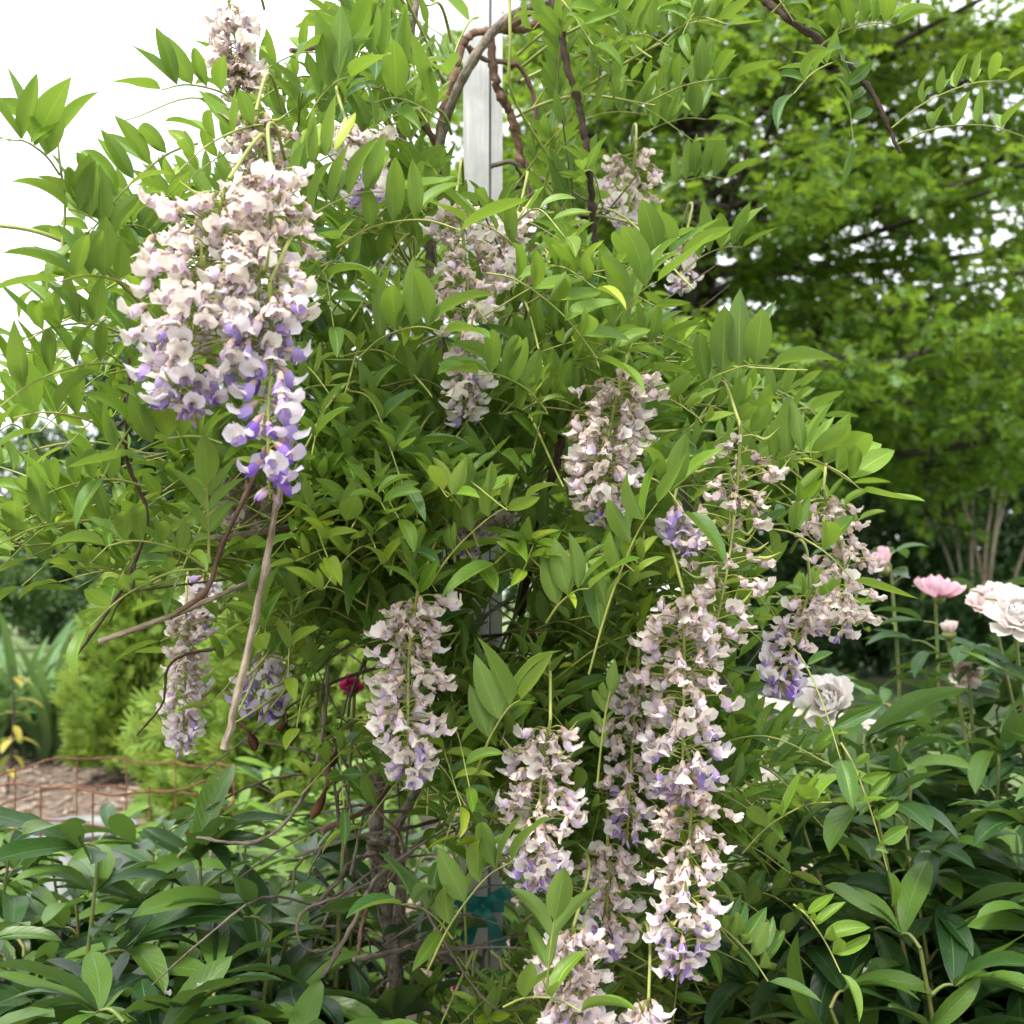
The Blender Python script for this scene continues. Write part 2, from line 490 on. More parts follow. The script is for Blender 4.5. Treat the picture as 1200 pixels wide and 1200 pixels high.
VINE_HI = [leaf_T(8, 4, U(.168, .212), .66, .92, U(.2, .9), U(-.2, .75), U(0, .11), U(-.5, .5), U(0, 6), U(-.2, .2)) for _ in range(14)]
VINE_LO = [leaf_T(5, 2, U(.155, .200), .66, .90, U(.25, .8), U(-.1, .5), 0, U(-.3, .3), 0, U(-.1, .1)) for _ in range(6)]
PEONY_HI = [leaf_T(8, 4, U(.125, .165), .85, .80, U(.1, .6), U(.15, .9), U(.02, .12), U(-.4, .4), U(0, 6), U(-.2, .2)) for _ in range(10)]
PEONY_LO = [leaf_T(5, 2, U(.125, .165), .85, .80, U(.05, .4), U(.2, .7), 0, U(-.3, .3)) for _ in range(5)]
BUSH_T = leaf_T(2, 2, .26, .7, .7, .25, .3)

def oak_T():
    out = np.array([(0, 0), (.10, .16), (.30, .26), (.12, .36), (.42, .56), (.14, .62), (.26, .86), (.05, .82), (0, 1.0)])
    L_ = out * [-1, 1]
    ring = np.vstack([out, L_[-2:0:-1]])
    z = -0.12 * ring[:, 1] ** 2 + 0.25 * np.abs(ring[:, 0])
    V = np.column_stack([ring, z]); V = np.vstack([V, [(0, .5, -.03)]])
    k = np.arange(len(ring))
    Fc = np.stack([k, (k + 1) % len(ring), np.full(len(ring), len(ring))], 1)
    return V, Fc, np.column_stack([V[:, 0] + .5, V[:, 1]])
OAK_T = oak_T()

# ------------------------------------------------------------------ setting: ground
def sheet(name, outline, z, mat, kind='structure', sub=None, parent=None, **kw):
    mb = MB()
    c = np.mean(outline, axis=0)
    V = np.column_stack([np.vstack([outline, c]), np.full(len(outline) + 1, z)])
    k = np.arange(len(outline))
    mb.add(V, np.stack([k, (k + 1) % len(outline), np.full(len(outline), len(outline))], 1))
    return mb.build(name, mat, parent, kind=kind, **kw)

ang = np.linspace(0, 2 * math.pi, 48, endpoint=False)
sheet('ground', np.column_stack([np.cos(ang) * 260, np.sin(ang) * 260]), 0.0, M['lawn'])
bed = np.array([(-5.2, -1.5), (3.0, -1.5), (3.4, 3.0), (2.2, 4.4), (0.4, 5.6), (-0.8, 8.0), (-2.2, 10.2), (-4.2, 10.8), (-5.6, 9.0), (-5.8, 4.0)])
bed = catmull(np.vstack([bed, bed[:1]]), 6)[:-1]
sheet('mulch_bed', bed, 0.02, M['mulch'])

mb = MB()
n = 7000
cx, cy = U(-5.2, 1.6, n), U(2.2, 10.2, n)
keep = (cx < 2.2 - 0.33 * np.maximum(0, cy - 3) * 1.1) & ((cy < 9.6) | (cx < -2.2))
cx, cy = cx[keep], cy[keep]; n = len(cx)
cl, cw = U(.03, .10, n), U(.010, .028, n)
ct = U(0, 6.3, n)
dirs = np.column_stack([np.cos(ct), np.sin(ct), rng.normal(0, .18, n)])
B = basis(dirs, np.tile([0, 0, 1.0], (n, 1)) + rng.normal(0, .2, (n, 3)))
Bs = B * np.stack([cw, cl, np.full(n, .008)], 1)[:, None, :]
bx = np.array([(-.5, -.5, -.5), (.5, -.5, -.5), (.4, .5, -.5), (-.45, .5, -.5), (-.45, -.45, .5), (.5, -.5, .5), (.4, .5, .5), (-.5, .45, .5)])
BF = np.array([(0, 3, 2, 1), (4, 5, 6, 7), (0, 1, 5, 4), (1, 2, 6, 5), (2, 3, 7, 6), (3, 0, 4, 7)])
tone = U(.6, 1.25, n)[:, None] * np.array([.33, .255, .19])[None]
pale = rng.random(n) < .12
tone[pale] = np.array([.58, .48, .38])
mb.inst((bx, BF, np.zeros((8, 2))), Bs, np.column_stack([cx, cy, U(.024, .05, n)]), np.column_stack([tone, np.ones(n)]))
mb.build('wood_chips', M['chip'], None, kind='stuff', label='brown shredded wood chip mulch covering the garden bed', cat='mulch')

# ------------------------------------------------------------------ trees and shrubs behind
def scatter_leaves(mb, pos, size, updir=(0, 0, 1), up=0.7, out=None, T=BUSH_T, young=0.1, mat=0, droop=0.2):
    n = len(pos)
    d = rng.normal(size=(n, 3)); d[:, 2] -= droop
    if out is not None:
        d = unit(d) + out * 0.9
    nn = np.tile(np.array(updir, float) * up, (n, 1)) + rng.normal(0, .45, (n, 3))
    B = basis(d, nn)
    s = size * U(.65, 1.25, n)
    t = np.zeros((n, 4)); t[:, 0] = rng.random(n); t[:, 1] = (rng.random(n) < young) * U(.2, .8, n); t[:, 3] = 1
    mb.inst(T, B * s[:, None, None], pos, t, mat)

def clump_points(center, rad, nclump, per, cr, shell=0.55):
    c = rng.normal(size=(nclump, 3)); c = unit(c) * (U(shell ** 3, 1, nclump) ** (1 / 3))[:, None]
    c = np.asarray(center) + c * np.asarray(rad)
    cc = np.repeat(c, per, axis=0)
    o = rng.normal(size=(len(cc), 3)); o = unit(o) * (rng.random(len(cc)) ** .5)[:, None]
    scale = np.repeat(U(.6, 1.3, nclump), per)[:, None]
    p = cc + o * scale * cr * np.array([1, 1, .6])
    return p, unit(o), c

# big oak on the right
T0 = P(822, 690, 12.0); OX, OY = T0[0], T0[1]
oak = thing('oak_tree', (OX, OY, 0), 'large spreading oak with dark trunk and bright green leaves behind the vine', 'tree')
mb = MB()
tube(mb, [(OX, OY, -.05), (OX + .02, OY, .6), (OX - .03, OY, 3), (OX + .05, OY, 6), (OX, OY, 9.5), (OX + .05, OY, 11.5)], [.34, .24, .19, .16, .10, .03], 10, 5, rough=.03)
mb.build('trunk', M['oak_bark'], oak)
twigs = MB(); lp, ld = [], []
def oak_limb(z, az, length, rise, r0, parent_mesh):
    a = np.array([OX, OY, z]); h = np.array([math.sin(az), math.cos(az), 0])
    sd_ = np.array([h[1], -h[0], 0]); k = U(-.5, .5)
    pts = [a + h * length * t + sd_ * k * t * t * length * .35 + np.array([0, 0, rise * t - 0.55 * rise * t * t + U(-.08, .08)]) for t in (0, .25, .5, .75, 1)]
    c = tube(parent_mesh, pts, [r0, r0 * .7, r0 * .45, r0 * .25, .008], 6, 5, rough=.05)
    m = len(c)
    for t in np.arange(.18, 1.0, .072):
        i = min(m - 2, int(t * (m - 1)))
        base = c[i]; tg = unit(c[i + 1] - c[i])
        for sgn in (-1, 1):
            if rng.random() < .12: continue
            dd = unit(tg * U(.4, 1) + sgn * np.array([tg[1], -tg[0], 0]) * U(.5, 1.1) + np.array([0, 0, U(-.35, .3)]))
            sl = U(.45, 1.15) * (1.25 - .6 * t)
            e = base + dd * sl + np.array([0, 0, -.12 * sl])
            tube(twigs, [base, base + dd * sl * .5 + [0, 0, .04], e], [.014, .009, .004], 4, 2, cap=False)
            q = int(sl * 10.5)
            for _ in range(q):
                s = U(.12, 1.03); b = base + (e - base) * s
                td = unit(dd * .6 + rng.normal(0, .6, 3) * [1, 1, .35] + [0, 0, -.1])
                nl = rng.integers(6, 11)
                ss = U(.05, .34, nl)[:, None]
                lp.append(b + td * ss + rng.normal(0, .025, (nl, 3)))
                ld.append(np.tile(td, (nl, 1)) + rng.normal(0, .6, (nl, 3)))
for i in range(44):
    z = 1.9 + 6.2 * (i / 44) ** .9 + U(-.1, .1)
    az = i * 2.4 + U(-.3, .3)
    length = U(3.0, 4.8) * (1.0 - .28 * max(0, (z - 5) / 4))
    if math.sin(az) < -.3: length *= .78
    lm = MB(); oak_limb(z, az, length, U(.2, 1.3), .075 * (1.1 - .07 * z), lm)
    lm.build('limb', M['oak_bark'], oak)
for (z, azd, ln_) in ((2.7, 95, 5.6), (3.6, 80, 6.2), (4.4, 100, 6.0), (5.4, 88, 6.0), (2.5, 140, 4.2), (2.9, 165, 4.0), (4.6, 130, 5.0), (5.5, 150, 4.6), (6.3, 105, 5.2), (3.2, 200, 3.8), (4.0, 185, 4.2), (4.9, 210, 4.0), (5.8, 195, 4.2), (3.4, 120, 4.6), (4.1, 155, 4.6), (5.0, 112, 5.6), (6.0, 125, 5.0), (6.6, 170, 4.2), (2.3, 112, 5.0)):
    lm = MB(); oak_limb(z, math.radians(azd), ln_, U(-.1, .7), .075, lm)
    lm.build('limb', M['oak_bark'], oak)
lp = np.concatenate(lp); ld = np.concatenate(ld)
ox, oy, od = proj(lp)
kp = ~((ox > 790) & (ox < 855) & (oy > 110) & (oy < 350) & (od < 12.2) & (rng.random(len(lp)) < .85))
lp, ld = lp[kp], ld[kp]
n = len(lp)
B = basis(ld, np.tile([0, 0, .8], (n, 1)) + rng.normal(0, .4, (n, 3)))
tt = np.zeros((n, 4)); tt[:, 0] = rng.random(n); tt[:, 1] = (rng.random(n) < .16) * U(.2, 1, n); tt[:, 3] = 1
cm = MB(); cm.inst(OAK_T, B * U(.085, .145, n)[:, None, None], lp, tt)
cm.build('crown', M['oak_leaf'], oak, kind='stuff')
twigs.build('twigs', M['oak_bark'], oak, kind='stuff')
OAKN = n

# crape myrtle like multi-stemmed tree on the right
b0 = P(1150, 730, 15.0); b0[2] = 0
multi = thing('multi_stem_tree', b0, 'pale slender multi-stemmed small tree at right behind the pink blooms', 'tree')
tips = []
for (tx, ty) in ((1065, 520), (1085, 440), (1110, 400), (1135, 380), (1160, 420), (1185, 380), (1210, 430), (1240, 400), (1100, 560), (1275, 470)):
    e = P(tx, ty, 15 + U(-.9, .9)); s = b0 + np.array([U(-.14, .14), U(-.14, .14), 0])
    m1 = s + (e - s) * .35 + np.array([-(e - s)[0] * .12, 0, .15]); m2 = s + (e - s) * .7 + rng.normal(0, .06, 3)
    lm = MB(); c = tube(lm, [s, m1, m2, e], [.026, .022, .017, .009], 6, 5, rough=.05)
    for _ in range(5):
        i = rng.integers(len(c) // 2, len(c) - 1); e2 = c[i] + unit(rng.normal(0, 1, 3) + [0, 0, 1.1]) * U(.4, .9)
        tube(lm, [c[i], (c[i] + e2) / 2 + rng.normal(0, .03, 3), e2], [.014, .010, .005], 5, 3, cap=False); tips.append(e2)
    lm.build('trunk', M['pale_bark'], multi); tips.append(e)
cm = MB()
for e in tips:
    p, o, _ = clump_points(e + [0, 0, .1], (.45, .5, .4), 6, 34, .2, .2)
    scatter_leaves(cm, p, .10, young=.15)
cm.build('crown', M['shade_leaf'], multi, kind='stuff')

def bush(name, px, base_d, spec, label, cat='shrub', mat='shade_leaf', leaf=.1, young=.1, group=None, trunk=None, per=60, cr=.35, twig=True):
    """spec: list of (px, py, depth, rx, ry, rz, nclump) crown lobes"""
    b = P(px, 690, base_d); b[2] = 0
    t = thing(name, b, label, cat, group)
    cm = MB(); wm = MB()
    r0 = trunk or .06
    top = np.mean([P(s[0], s[1], s[2]) for s in spec], axis=0)
    tube(wm, [b + [0, 0, -.05], b * .6 + top * .4 + rng.normal(0, .05, 3), top], [r0, r0 * .7, r0 * .3], 8, 4, rough=.04)
    for s in spec:
        c = P(s[0], s[1], s[2])
        p, o, cs = clump_points(c, s[3:6], s[6], per, cr)
        ok = p[:, 2] > .03
        scatter_leaves(cm, p[ok], leaf, out=o[ok], young=young)
        for q in cs[:: max(1, len(cs) // 14)]:
            st = b + (top - b) * U(.25, .9)
            tube(wm, [st, (st + q) / 2 + [0, 0, .1], q], [r0 * .35, r0 * .25, .008], 5, 3, cap=False)
    wm.build('trunk', M['oak_bark'], t)
    cm.build('crown', M[mat], t, kind='stuff')
    return t

# dark understorey along the back right
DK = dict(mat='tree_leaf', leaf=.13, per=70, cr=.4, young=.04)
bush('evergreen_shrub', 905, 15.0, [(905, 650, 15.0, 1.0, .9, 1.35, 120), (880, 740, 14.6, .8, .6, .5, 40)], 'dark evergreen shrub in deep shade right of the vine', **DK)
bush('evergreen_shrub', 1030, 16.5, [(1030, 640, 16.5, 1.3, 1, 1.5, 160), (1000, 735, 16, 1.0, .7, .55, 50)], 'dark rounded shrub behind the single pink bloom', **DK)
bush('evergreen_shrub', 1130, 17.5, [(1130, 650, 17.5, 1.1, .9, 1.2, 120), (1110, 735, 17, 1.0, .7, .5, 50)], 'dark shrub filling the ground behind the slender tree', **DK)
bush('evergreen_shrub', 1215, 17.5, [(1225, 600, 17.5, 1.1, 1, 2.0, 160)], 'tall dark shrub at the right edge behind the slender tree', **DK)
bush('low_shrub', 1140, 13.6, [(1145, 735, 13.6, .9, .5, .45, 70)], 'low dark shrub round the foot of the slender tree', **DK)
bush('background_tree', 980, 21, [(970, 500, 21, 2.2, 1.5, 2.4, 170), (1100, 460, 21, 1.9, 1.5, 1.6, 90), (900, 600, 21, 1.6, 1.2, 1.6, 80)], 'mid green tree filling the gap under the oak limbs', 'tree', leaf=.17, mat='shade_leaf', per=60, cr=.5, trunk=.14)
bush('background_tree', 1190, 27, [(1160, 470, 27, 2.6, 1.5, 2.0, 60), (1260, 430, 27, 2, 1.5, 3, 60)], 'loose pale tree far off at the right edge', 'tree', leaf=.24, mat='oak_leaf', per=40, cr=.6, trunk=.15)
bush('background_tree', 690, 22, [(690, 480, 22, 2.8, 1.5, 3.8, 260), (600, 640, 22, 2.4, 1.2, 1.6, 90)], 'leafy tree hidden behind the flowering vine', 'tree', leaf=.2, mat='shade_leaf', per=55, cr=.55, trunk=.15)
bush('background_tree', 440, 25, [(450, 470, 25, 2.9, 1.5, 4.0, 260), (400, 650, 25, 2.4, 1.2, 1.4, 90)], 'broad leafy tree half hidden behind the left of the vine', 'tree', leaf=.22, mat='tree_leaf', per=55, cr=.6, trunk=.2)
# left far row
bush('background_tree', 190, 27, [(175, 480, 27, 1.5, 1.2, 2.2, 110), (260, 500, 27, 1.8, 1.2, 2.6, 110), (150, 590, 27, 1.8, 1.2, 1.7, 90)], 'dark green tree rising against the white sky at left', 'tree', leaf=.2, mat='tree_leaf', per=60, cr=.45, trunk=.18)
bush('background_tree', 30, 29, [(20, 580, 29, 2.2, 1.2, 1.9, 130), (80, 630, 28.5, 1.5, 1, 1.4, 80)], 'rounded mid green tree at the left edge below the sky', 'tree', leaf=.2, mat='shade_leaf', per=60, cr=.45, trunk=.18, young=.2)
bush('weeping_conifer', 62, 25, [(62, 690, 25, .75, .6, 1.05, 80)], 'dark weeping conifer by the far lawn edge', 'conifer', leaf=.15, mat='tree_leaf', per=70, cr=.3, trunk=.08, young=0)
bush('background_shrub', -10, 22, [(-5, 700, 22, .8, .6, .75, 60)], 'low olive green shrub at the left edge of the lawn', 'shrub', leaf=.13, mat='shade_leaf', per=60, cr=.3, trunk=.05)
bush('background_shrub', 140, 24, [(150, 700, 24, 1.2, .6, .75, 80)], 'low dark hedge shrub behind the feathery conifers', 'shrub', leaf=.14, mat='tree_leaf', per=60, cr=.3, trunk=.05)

# feathery arborvitae
def spray_T():
    """flat fan of scale-leaf branchlets"""
    V, Fc, uv = [], [], []
    for a, l in ((-.9, .5), (-.55, .75), (-.2, .95), (.12, 1.0), (.45, .8), (.85, .55)):
        d = np.array([math.sin(a), math.cos(a), 0]); s = np.array([d[1], -d[0], 0]) * .055
        st = np.array([0, .06 + .18 * (1 - abs(a)), 0])
        k = len(V)
        m_ = st + d * l * .5 + [0, 0, .03]; e = st + d * l + [0, 0, -.05]
        V += [st - s * .6, st + s * .6, m_ + s * 1.3, m_ - s * 1.3, e + s * .5, e - s * .5]
        Fc += [(k, k + 1, k + 2, k + 3), (k + 3, k + 2, k + 4, k + 5)]
        for q in (-1, 1):
            k = len(V); b = st + d * l * .45; dd = unit(d + q * s * 16)
            V += [b - dd[[1, 0, 2]] * .03, b + dd[[1, 0, 2]] * .03, b + dd * l * .33 + [0, 0, -.02]]
            V += [b + dd * l * .34 + [.004, 0, -.02]]
            Fc += [(k, k + 1, k + 2, k + 3)]
    V = np.array(V)
    return V, np.array(Fc), np.column_stack([V[:, 0] + .5, V[:, 1]])
SPRAY = spray_T()
def arborvitae(px, d, h, r, n, label, brown=None, size=.095):
    b = P(px, 690, d); b[2] = 0
    t = thing('arborvitae', b, label, 'conifer', 'feathery conifers on the mulch bed')
    wm = MB(); tube(wm, [b + [0, 0, -.05], b + [.02, 0, h * .5], b + [0, 0, h * .95]], [.035, .025, .008], 7, 4)
    cm = MB()
    z = h * (.10 + .9 * rng.random(n) ** 1.15)
    prof = np.interp(z / h, [0, .12, .3, .6, .85, 1.0], [.55, .95, 1, .75, .4, .06]) * r
    a = U(0, 6.283, n); lob = 1 + .16 * np.sin(a * 3 + z * 5) + .10 * np.sin(a * 7 - z * 9)
    rad = prof * lob * U(.55, 1.05, n)
    out = np.column_stack([np.cos(a), np.sin(a), np.zeros(n)])
    pos = b + out * rad[:, None] + np.column_stack([np.zeros(n), np.zeros(n), z])
    dd = out * .8 + rng.normal(0, .45, (n, 3)) + [0, 0, .35]
    nn = np.column_stack([-np.sin(a), np.cos(a), np.zeros(n)]) + rng.normal(0, .5, (n, 3))
    B = basis(dd, nn) * (size * U(.6, 1.2, n))[:, None, None]
    tt = np.zeros((n, 4)); tt[:, 0] = rng.random(n); tt[:, 1] = (rng.random(n) < .3) * U(.1, .6, n); tt[:, 3] = 1
    cm.inst(SPRAY, B, pos, tt)
    for k in range(26):
        i = rng.integers(n)
        tube(wm, [b + [0, 0, z[i] * .7], pos[i]], [.009, .004], 4, 3, cap=False)
    wm.build('trunk', M['bark_red'], t)
    cm.build('crown', M['conifer'], t, kind='stuff')
arborvitae(162, 7.2, 1.40, .34, 5200, 'yellow green feathery conifer with bare brown stem on the mulch')
arborvitae(335, 5.6, 1.15, .60, 8500, 'bright green feathery conifer behind the hanging pale cluster')
arborvitae(240, 8.2, 1.75, .46, 5000, 'taller feathery conifer behind the other two')

# strap-leaved clumps at far left
BLADE = leaf_T(6, 2, .022, .12, .55, .35, 1.0)
bl_mesh = []
for k in range(5):
    m_ = MB(); T = leaf_T(6, 2, .036, .10, .5, .4, U(.4, 1.1), 0, U(-.4, .4)); m_.add(T[0], T[1], T[2]); bl_mesh.append(m_.mesh('blade', M['blade']))
def strap_clump(px, d, n, h, label, young=0.0):
    b = P(px, 690, d); b[2] = 0.02
    t = thing('strap_leaf_clump', b, label, 'plant', 'strap-leaved plants by the mulch bed')
    for i in range(n):
        a = U(0, 6.283); lean = U(.05, .5)
        dd = np.array([math.cos(a) * lean, math.sin(a) * lean, 1]); nn = np.array([-math.cos(a), -math.sin(a), lean + .2])
        p = b + np.array([math.cos(a), math.sin(a), 0]) * U(0, .16)
        Bm = basis(dd[None], nn[None])[0] * (h * U(.65, 1.15))
        o = link('blade', bl_mesh[i % 5], t, matrix=mat4(Bm, p))
strap_clump(28, 8.6, 90, 1.1, 'grey green strap-leaved clump at the left edge by the lawn')
strap_clump(64, 8.0, 80, .95, 'arching strap-leaved clump next to the feathery conifer')
strap_clump(-20, 7.8, 60, .9, 'strap-leaved clump cut by the left picture edge')
strap_clump(95, 10.2, 50, .8, 'strap-leaved clump farthest back by the lawn')
# yellowing perennial stalk at left edge
b = P(14, 690, 6.6); b[2] = 0
ys = thing('yellowing_perennial', b, 'perennial stalk with yellow and orange leaves at the left edge', 'plant')
sm = MB(); c = tube(sm, [b, P(16, 850, 6.6), P(14, 780, 6.6)], [.008, .007, .004], 5, 5, cap=False); sm.build('stem', M['bark_dark'], ys)
m_ = MB(); T = leaf_T(5, 2, .2, .7, .8, .3, .6); m_.add(T[0], T[1], T[2], (.5, 1, 0, 1)); ylm = m_.mesh('leaf', M['blade'])
for i in range(16):
    p = c[int(U(.25, 1) * (len(c) - 1))]; a = U(0, 6.283); dd = np.array([math.cos(a), math.sin(a), U(-.5, .4)])
    link('leaf', ylm, ys, matrix=mat4(basis(dd[None], np.array([[0, 0, 1.]]))[0] * U(.10, .18), p))

# ------------------------------------------------------------------ wire cage, tub, rail
def hoop_pts(c, r, z, seed, n=40):
    a = np.linspace(0, 2 * math.pi, n + 1)
    w = 1 + .06 * np.sin(2 * a + seed) + .03 * np.sin(5 * a + seed * 2) + .012 * np.sin(13 * a + seed * 3)
    return np.column_stack([c[0] + r * w * np.cos(a), c[1] + r * w * np.sin(a) * .95, z + .012 * np.sin(3 * a + seed) + .005 * np.sin(11 * a)])
cc = P(135, 690, 3.05)
RC = .285
zt = 1.15 - (905 - 690) / F * 3.05
cage = thing('wire_cage', (cc[0], cc[1], 0), 'rusty round wire plant cage rising above the peony leaves', 'plant cage')
for k, z in enumerate((zt, zt - .075, zt - .18, zt - .30, zt - .42, zt - .54)):
    if z < .03: break
    hm = MB(); tube(hm, hoop_pts(cc, RC, z, 1.1), [.0025], 5, 1, smooth=False, cap=False); hm.build('hoop', M['rust'], cage)
for k in range(12):
    a = k / 12 * 6.283 + .25; q = hoop_pts(cc, RC, 0, 1.1)[int(a / 6.283 * 40) % 40]
    um = MB(); tube(um, [(q[0], q[1], 0), (q[0] + .006, q[1], zt * .5), (q[0], q[1], zt + .004)], [.0023], 5, 4); um.build('upright', M['rust'], cage)
tc = P(98, 690, 3.02); tz = 1.15 - (966 - 690) / F * 3.0; tr_ = .140
tub = thing('garden_tub', (tc[0], tc[1], 0), 'pale grey round tub standing inside the wire cage', 'tub')
def lathe(prof, c, sides=28, mat=0, mb=None):
    mb = mb or MB()
    a = np.linspace(0, 2 * math.pi, sides, endpoint=False)
    V = np.array([[(c[0] + r * math.cos(x), c[1] + r * math.sin(x), z) for x in a] for r, z in prof]).reshape(-1, 3)
    i, j = np.meshgrid(np.arange(len(prof) - 1), np.arange(sides), indexing='ij'); j2 = (j + 1) % sides
    mb.add(V, np.stack([i * sides + j, i * sides + j2, (i + 1) * sides + j2, (i + 1) * sides + j], -1).reshape(-1, 4), None, (.5, 0, 0, 1), mat)
    return mb
lathe([(.0, .02), (.13, .02), (.135, .03), (tr_ - .004, tz - .03), (tr_ - .012, tz - .03), (.122, .05), (0, .05)], tc).build('wall', M['tub'], tub)
lathe([(tr_ - .006, tz - .030), (tr_ + .001, tz - .030), (tr_ + .003, tz - .004), (tr_ + .004, tz), (tr_ - .010, tz), (tr_ - .013, tz - .028)], tc).build('rim', M['tub'], tub)

ra, rb = P(885, 823, 3.5), P(1085, 866, 3.3)
rail = thing('wooden_rail', (ra[0], ra[1], 0), 'weathered pale wooden rail low behind the blush bloom', 'rail')
dv = unit(rb - ra); sv = unit(np.cross(dv, [0, 0, 1])); uv_ = np.cross(sv, dv)
mb = MB()
V = np.array([ra + sv * x + uv_ * z for x in (-.04, .04) for z in (-.016, .016)] + [rb + sv * x + uv_ * z for x in (-.04, .04) for z in (-.016, .016)])
for f in [(0, 1, 3, 2), (4, 6, 7, 5), (0, 4, 5, 1), (2, 3, 7, 6), (0, 2, 6, 4), (1, 5, 7, 3)]:
    mb.add(V[list(f)], [[0, 1, 2, 3]])
mb.build('board', M['weathered'], rail)
for q in (ra + dv * .03, rb - dv * .03):
    mb = MB(); box(mb, (q[0] - .02, q[1] - .02, -.1), (q[0] + .02, q[1] + .02, q[2] - .018)); mb.build('stake', M['weathered'], rail)

# ------------------------------------------------------------------ white post
PX0, PX1, PD = 541.5, 588.5, 1.98
pl, pr = P(PX0, 600, PD), P(PX1, 600, PD)
pxc, pyc, pw = (pl[0] + pr[0]) / 2, pl[1], (pr[0] - pl[0]) / 2
post = thing('wooden_post', (pxc, pyc, 0), 'white painted wooden post carrying the vine', 'post')
def extr(outline, z0, z1, name, parent):
    mb = MB(); k = len(outline)
    lo = np.column_stack([outline, np.full(k, z0)]); hi = np.column_stack([outline, np.full(k, z1)])
    for i in range(k):
        j = (i + 1) % k
        mb.add([lo[i], lo[j], hi[j], hi[i]], [[0, 1, 2, 3]])
    mb.add(hi, [list(range(k))])
    return mb.build(name, M['post'], parent)
w1 = pw * .26
# two boards butted together with a narrow recessed joint, as the photo shows
b1 = np.array([(-pw, 0), (pw * .30, 0), (pw * .33, .003), (pw * .33, .06), (-pw, .06)]) + [pxc, pyc]
b2 = np.array([(pw * .40, .010), (pw * .43, .006), (pw, .006), (pw, .055), (pw * .40, .055)]) + [pxc, pyc]
bj = np.array([(pw * .32, .012), (pw * .41, .012), (pw * .41, .05), (pw * .32, .05)]) + [pxc, pyc]
extr(b1, -.2, 2.75, 'board', post); extr(b2, -.2, 2.74, 'board', post); extr(bj, -.2, 2.70, 'joint', post)

# teal ribbons tied round the post
def ribbon(py, label, h=.012, bow=True):
    z = P(565, py, PD)[2]
    t = thing('ribbon', (pxc, pyc, z), label, 'ribbon', 'teal ribbons tied to the post')
    mb = MB(); e = .0035
    o = np.array([(-pw - e, -e), (pw + e, -e), (pw + e, .064), (-pw - e, .064)]) + [pxc, pyc]
    for i in range(4):
        j = (i + 1) % 4
        a_, b_ = o[i], o[j]; zz = [U(-.002, .002) for _ in range(4)]
        mb.add([(*a_, z - h + zz[0]), (*b_, z - h + zz[1]), (*b_, z + h + zz[2]), (*a_, z + h + zz[3])], [[0, 1, 2, 3]])
    mb.build('band', M['teal'], t)
    if bow:
        kb = MB(); k0 = np.array([pxc + .004, pyc - .012, z])
        tube(kb, [k0 + [-.009, 0, .004], k0, k0 + [.009, 0, -.004]], [.004, .009, .004], 7, 3); kb.build('knot', M['teal'], t)
        for dx, dz in ((-.045, .02), (.04, .03), (-.03, -.05), (.028, -.06)):
            rb_ = MB(); n = 8; s = np.linspace(0, 1, n)
            c = k0 + np.outer(s, [dx, -.012, dz]) + np.outer(np.sin(s * 5), [0, -.008, .006])
            wv = np.array([-dz, .2 * .02, dx]); wv = unit(wv) * .010
            V = np.vstack([c - wv * (.5 + s[:, None] * .7), c + wv * (.5 + s[:, None] * .7)])
            rb_.add(V, [(i, i + 1, n + i + 1, n + i) for i in range(n - 1)]); rb_.build('tail', M['teal'], t)
ribbon(1052, 'teal ribbon tied in a loose bow round the white post')
ribbon(1168, 'plain teal ribbon band low on the white post', bow=False)

# ------------------------------------------------------------------ flowers of the vine
def grid_faces(a, b):
    i, j = np.meshgrid(np.arange(a - 1), np.arange(b - 1), indexing='ij'); k = i * b + j
    return np.stack([k, k + 1, k + b + 1, k + b], -1).reshape(-1, 4)

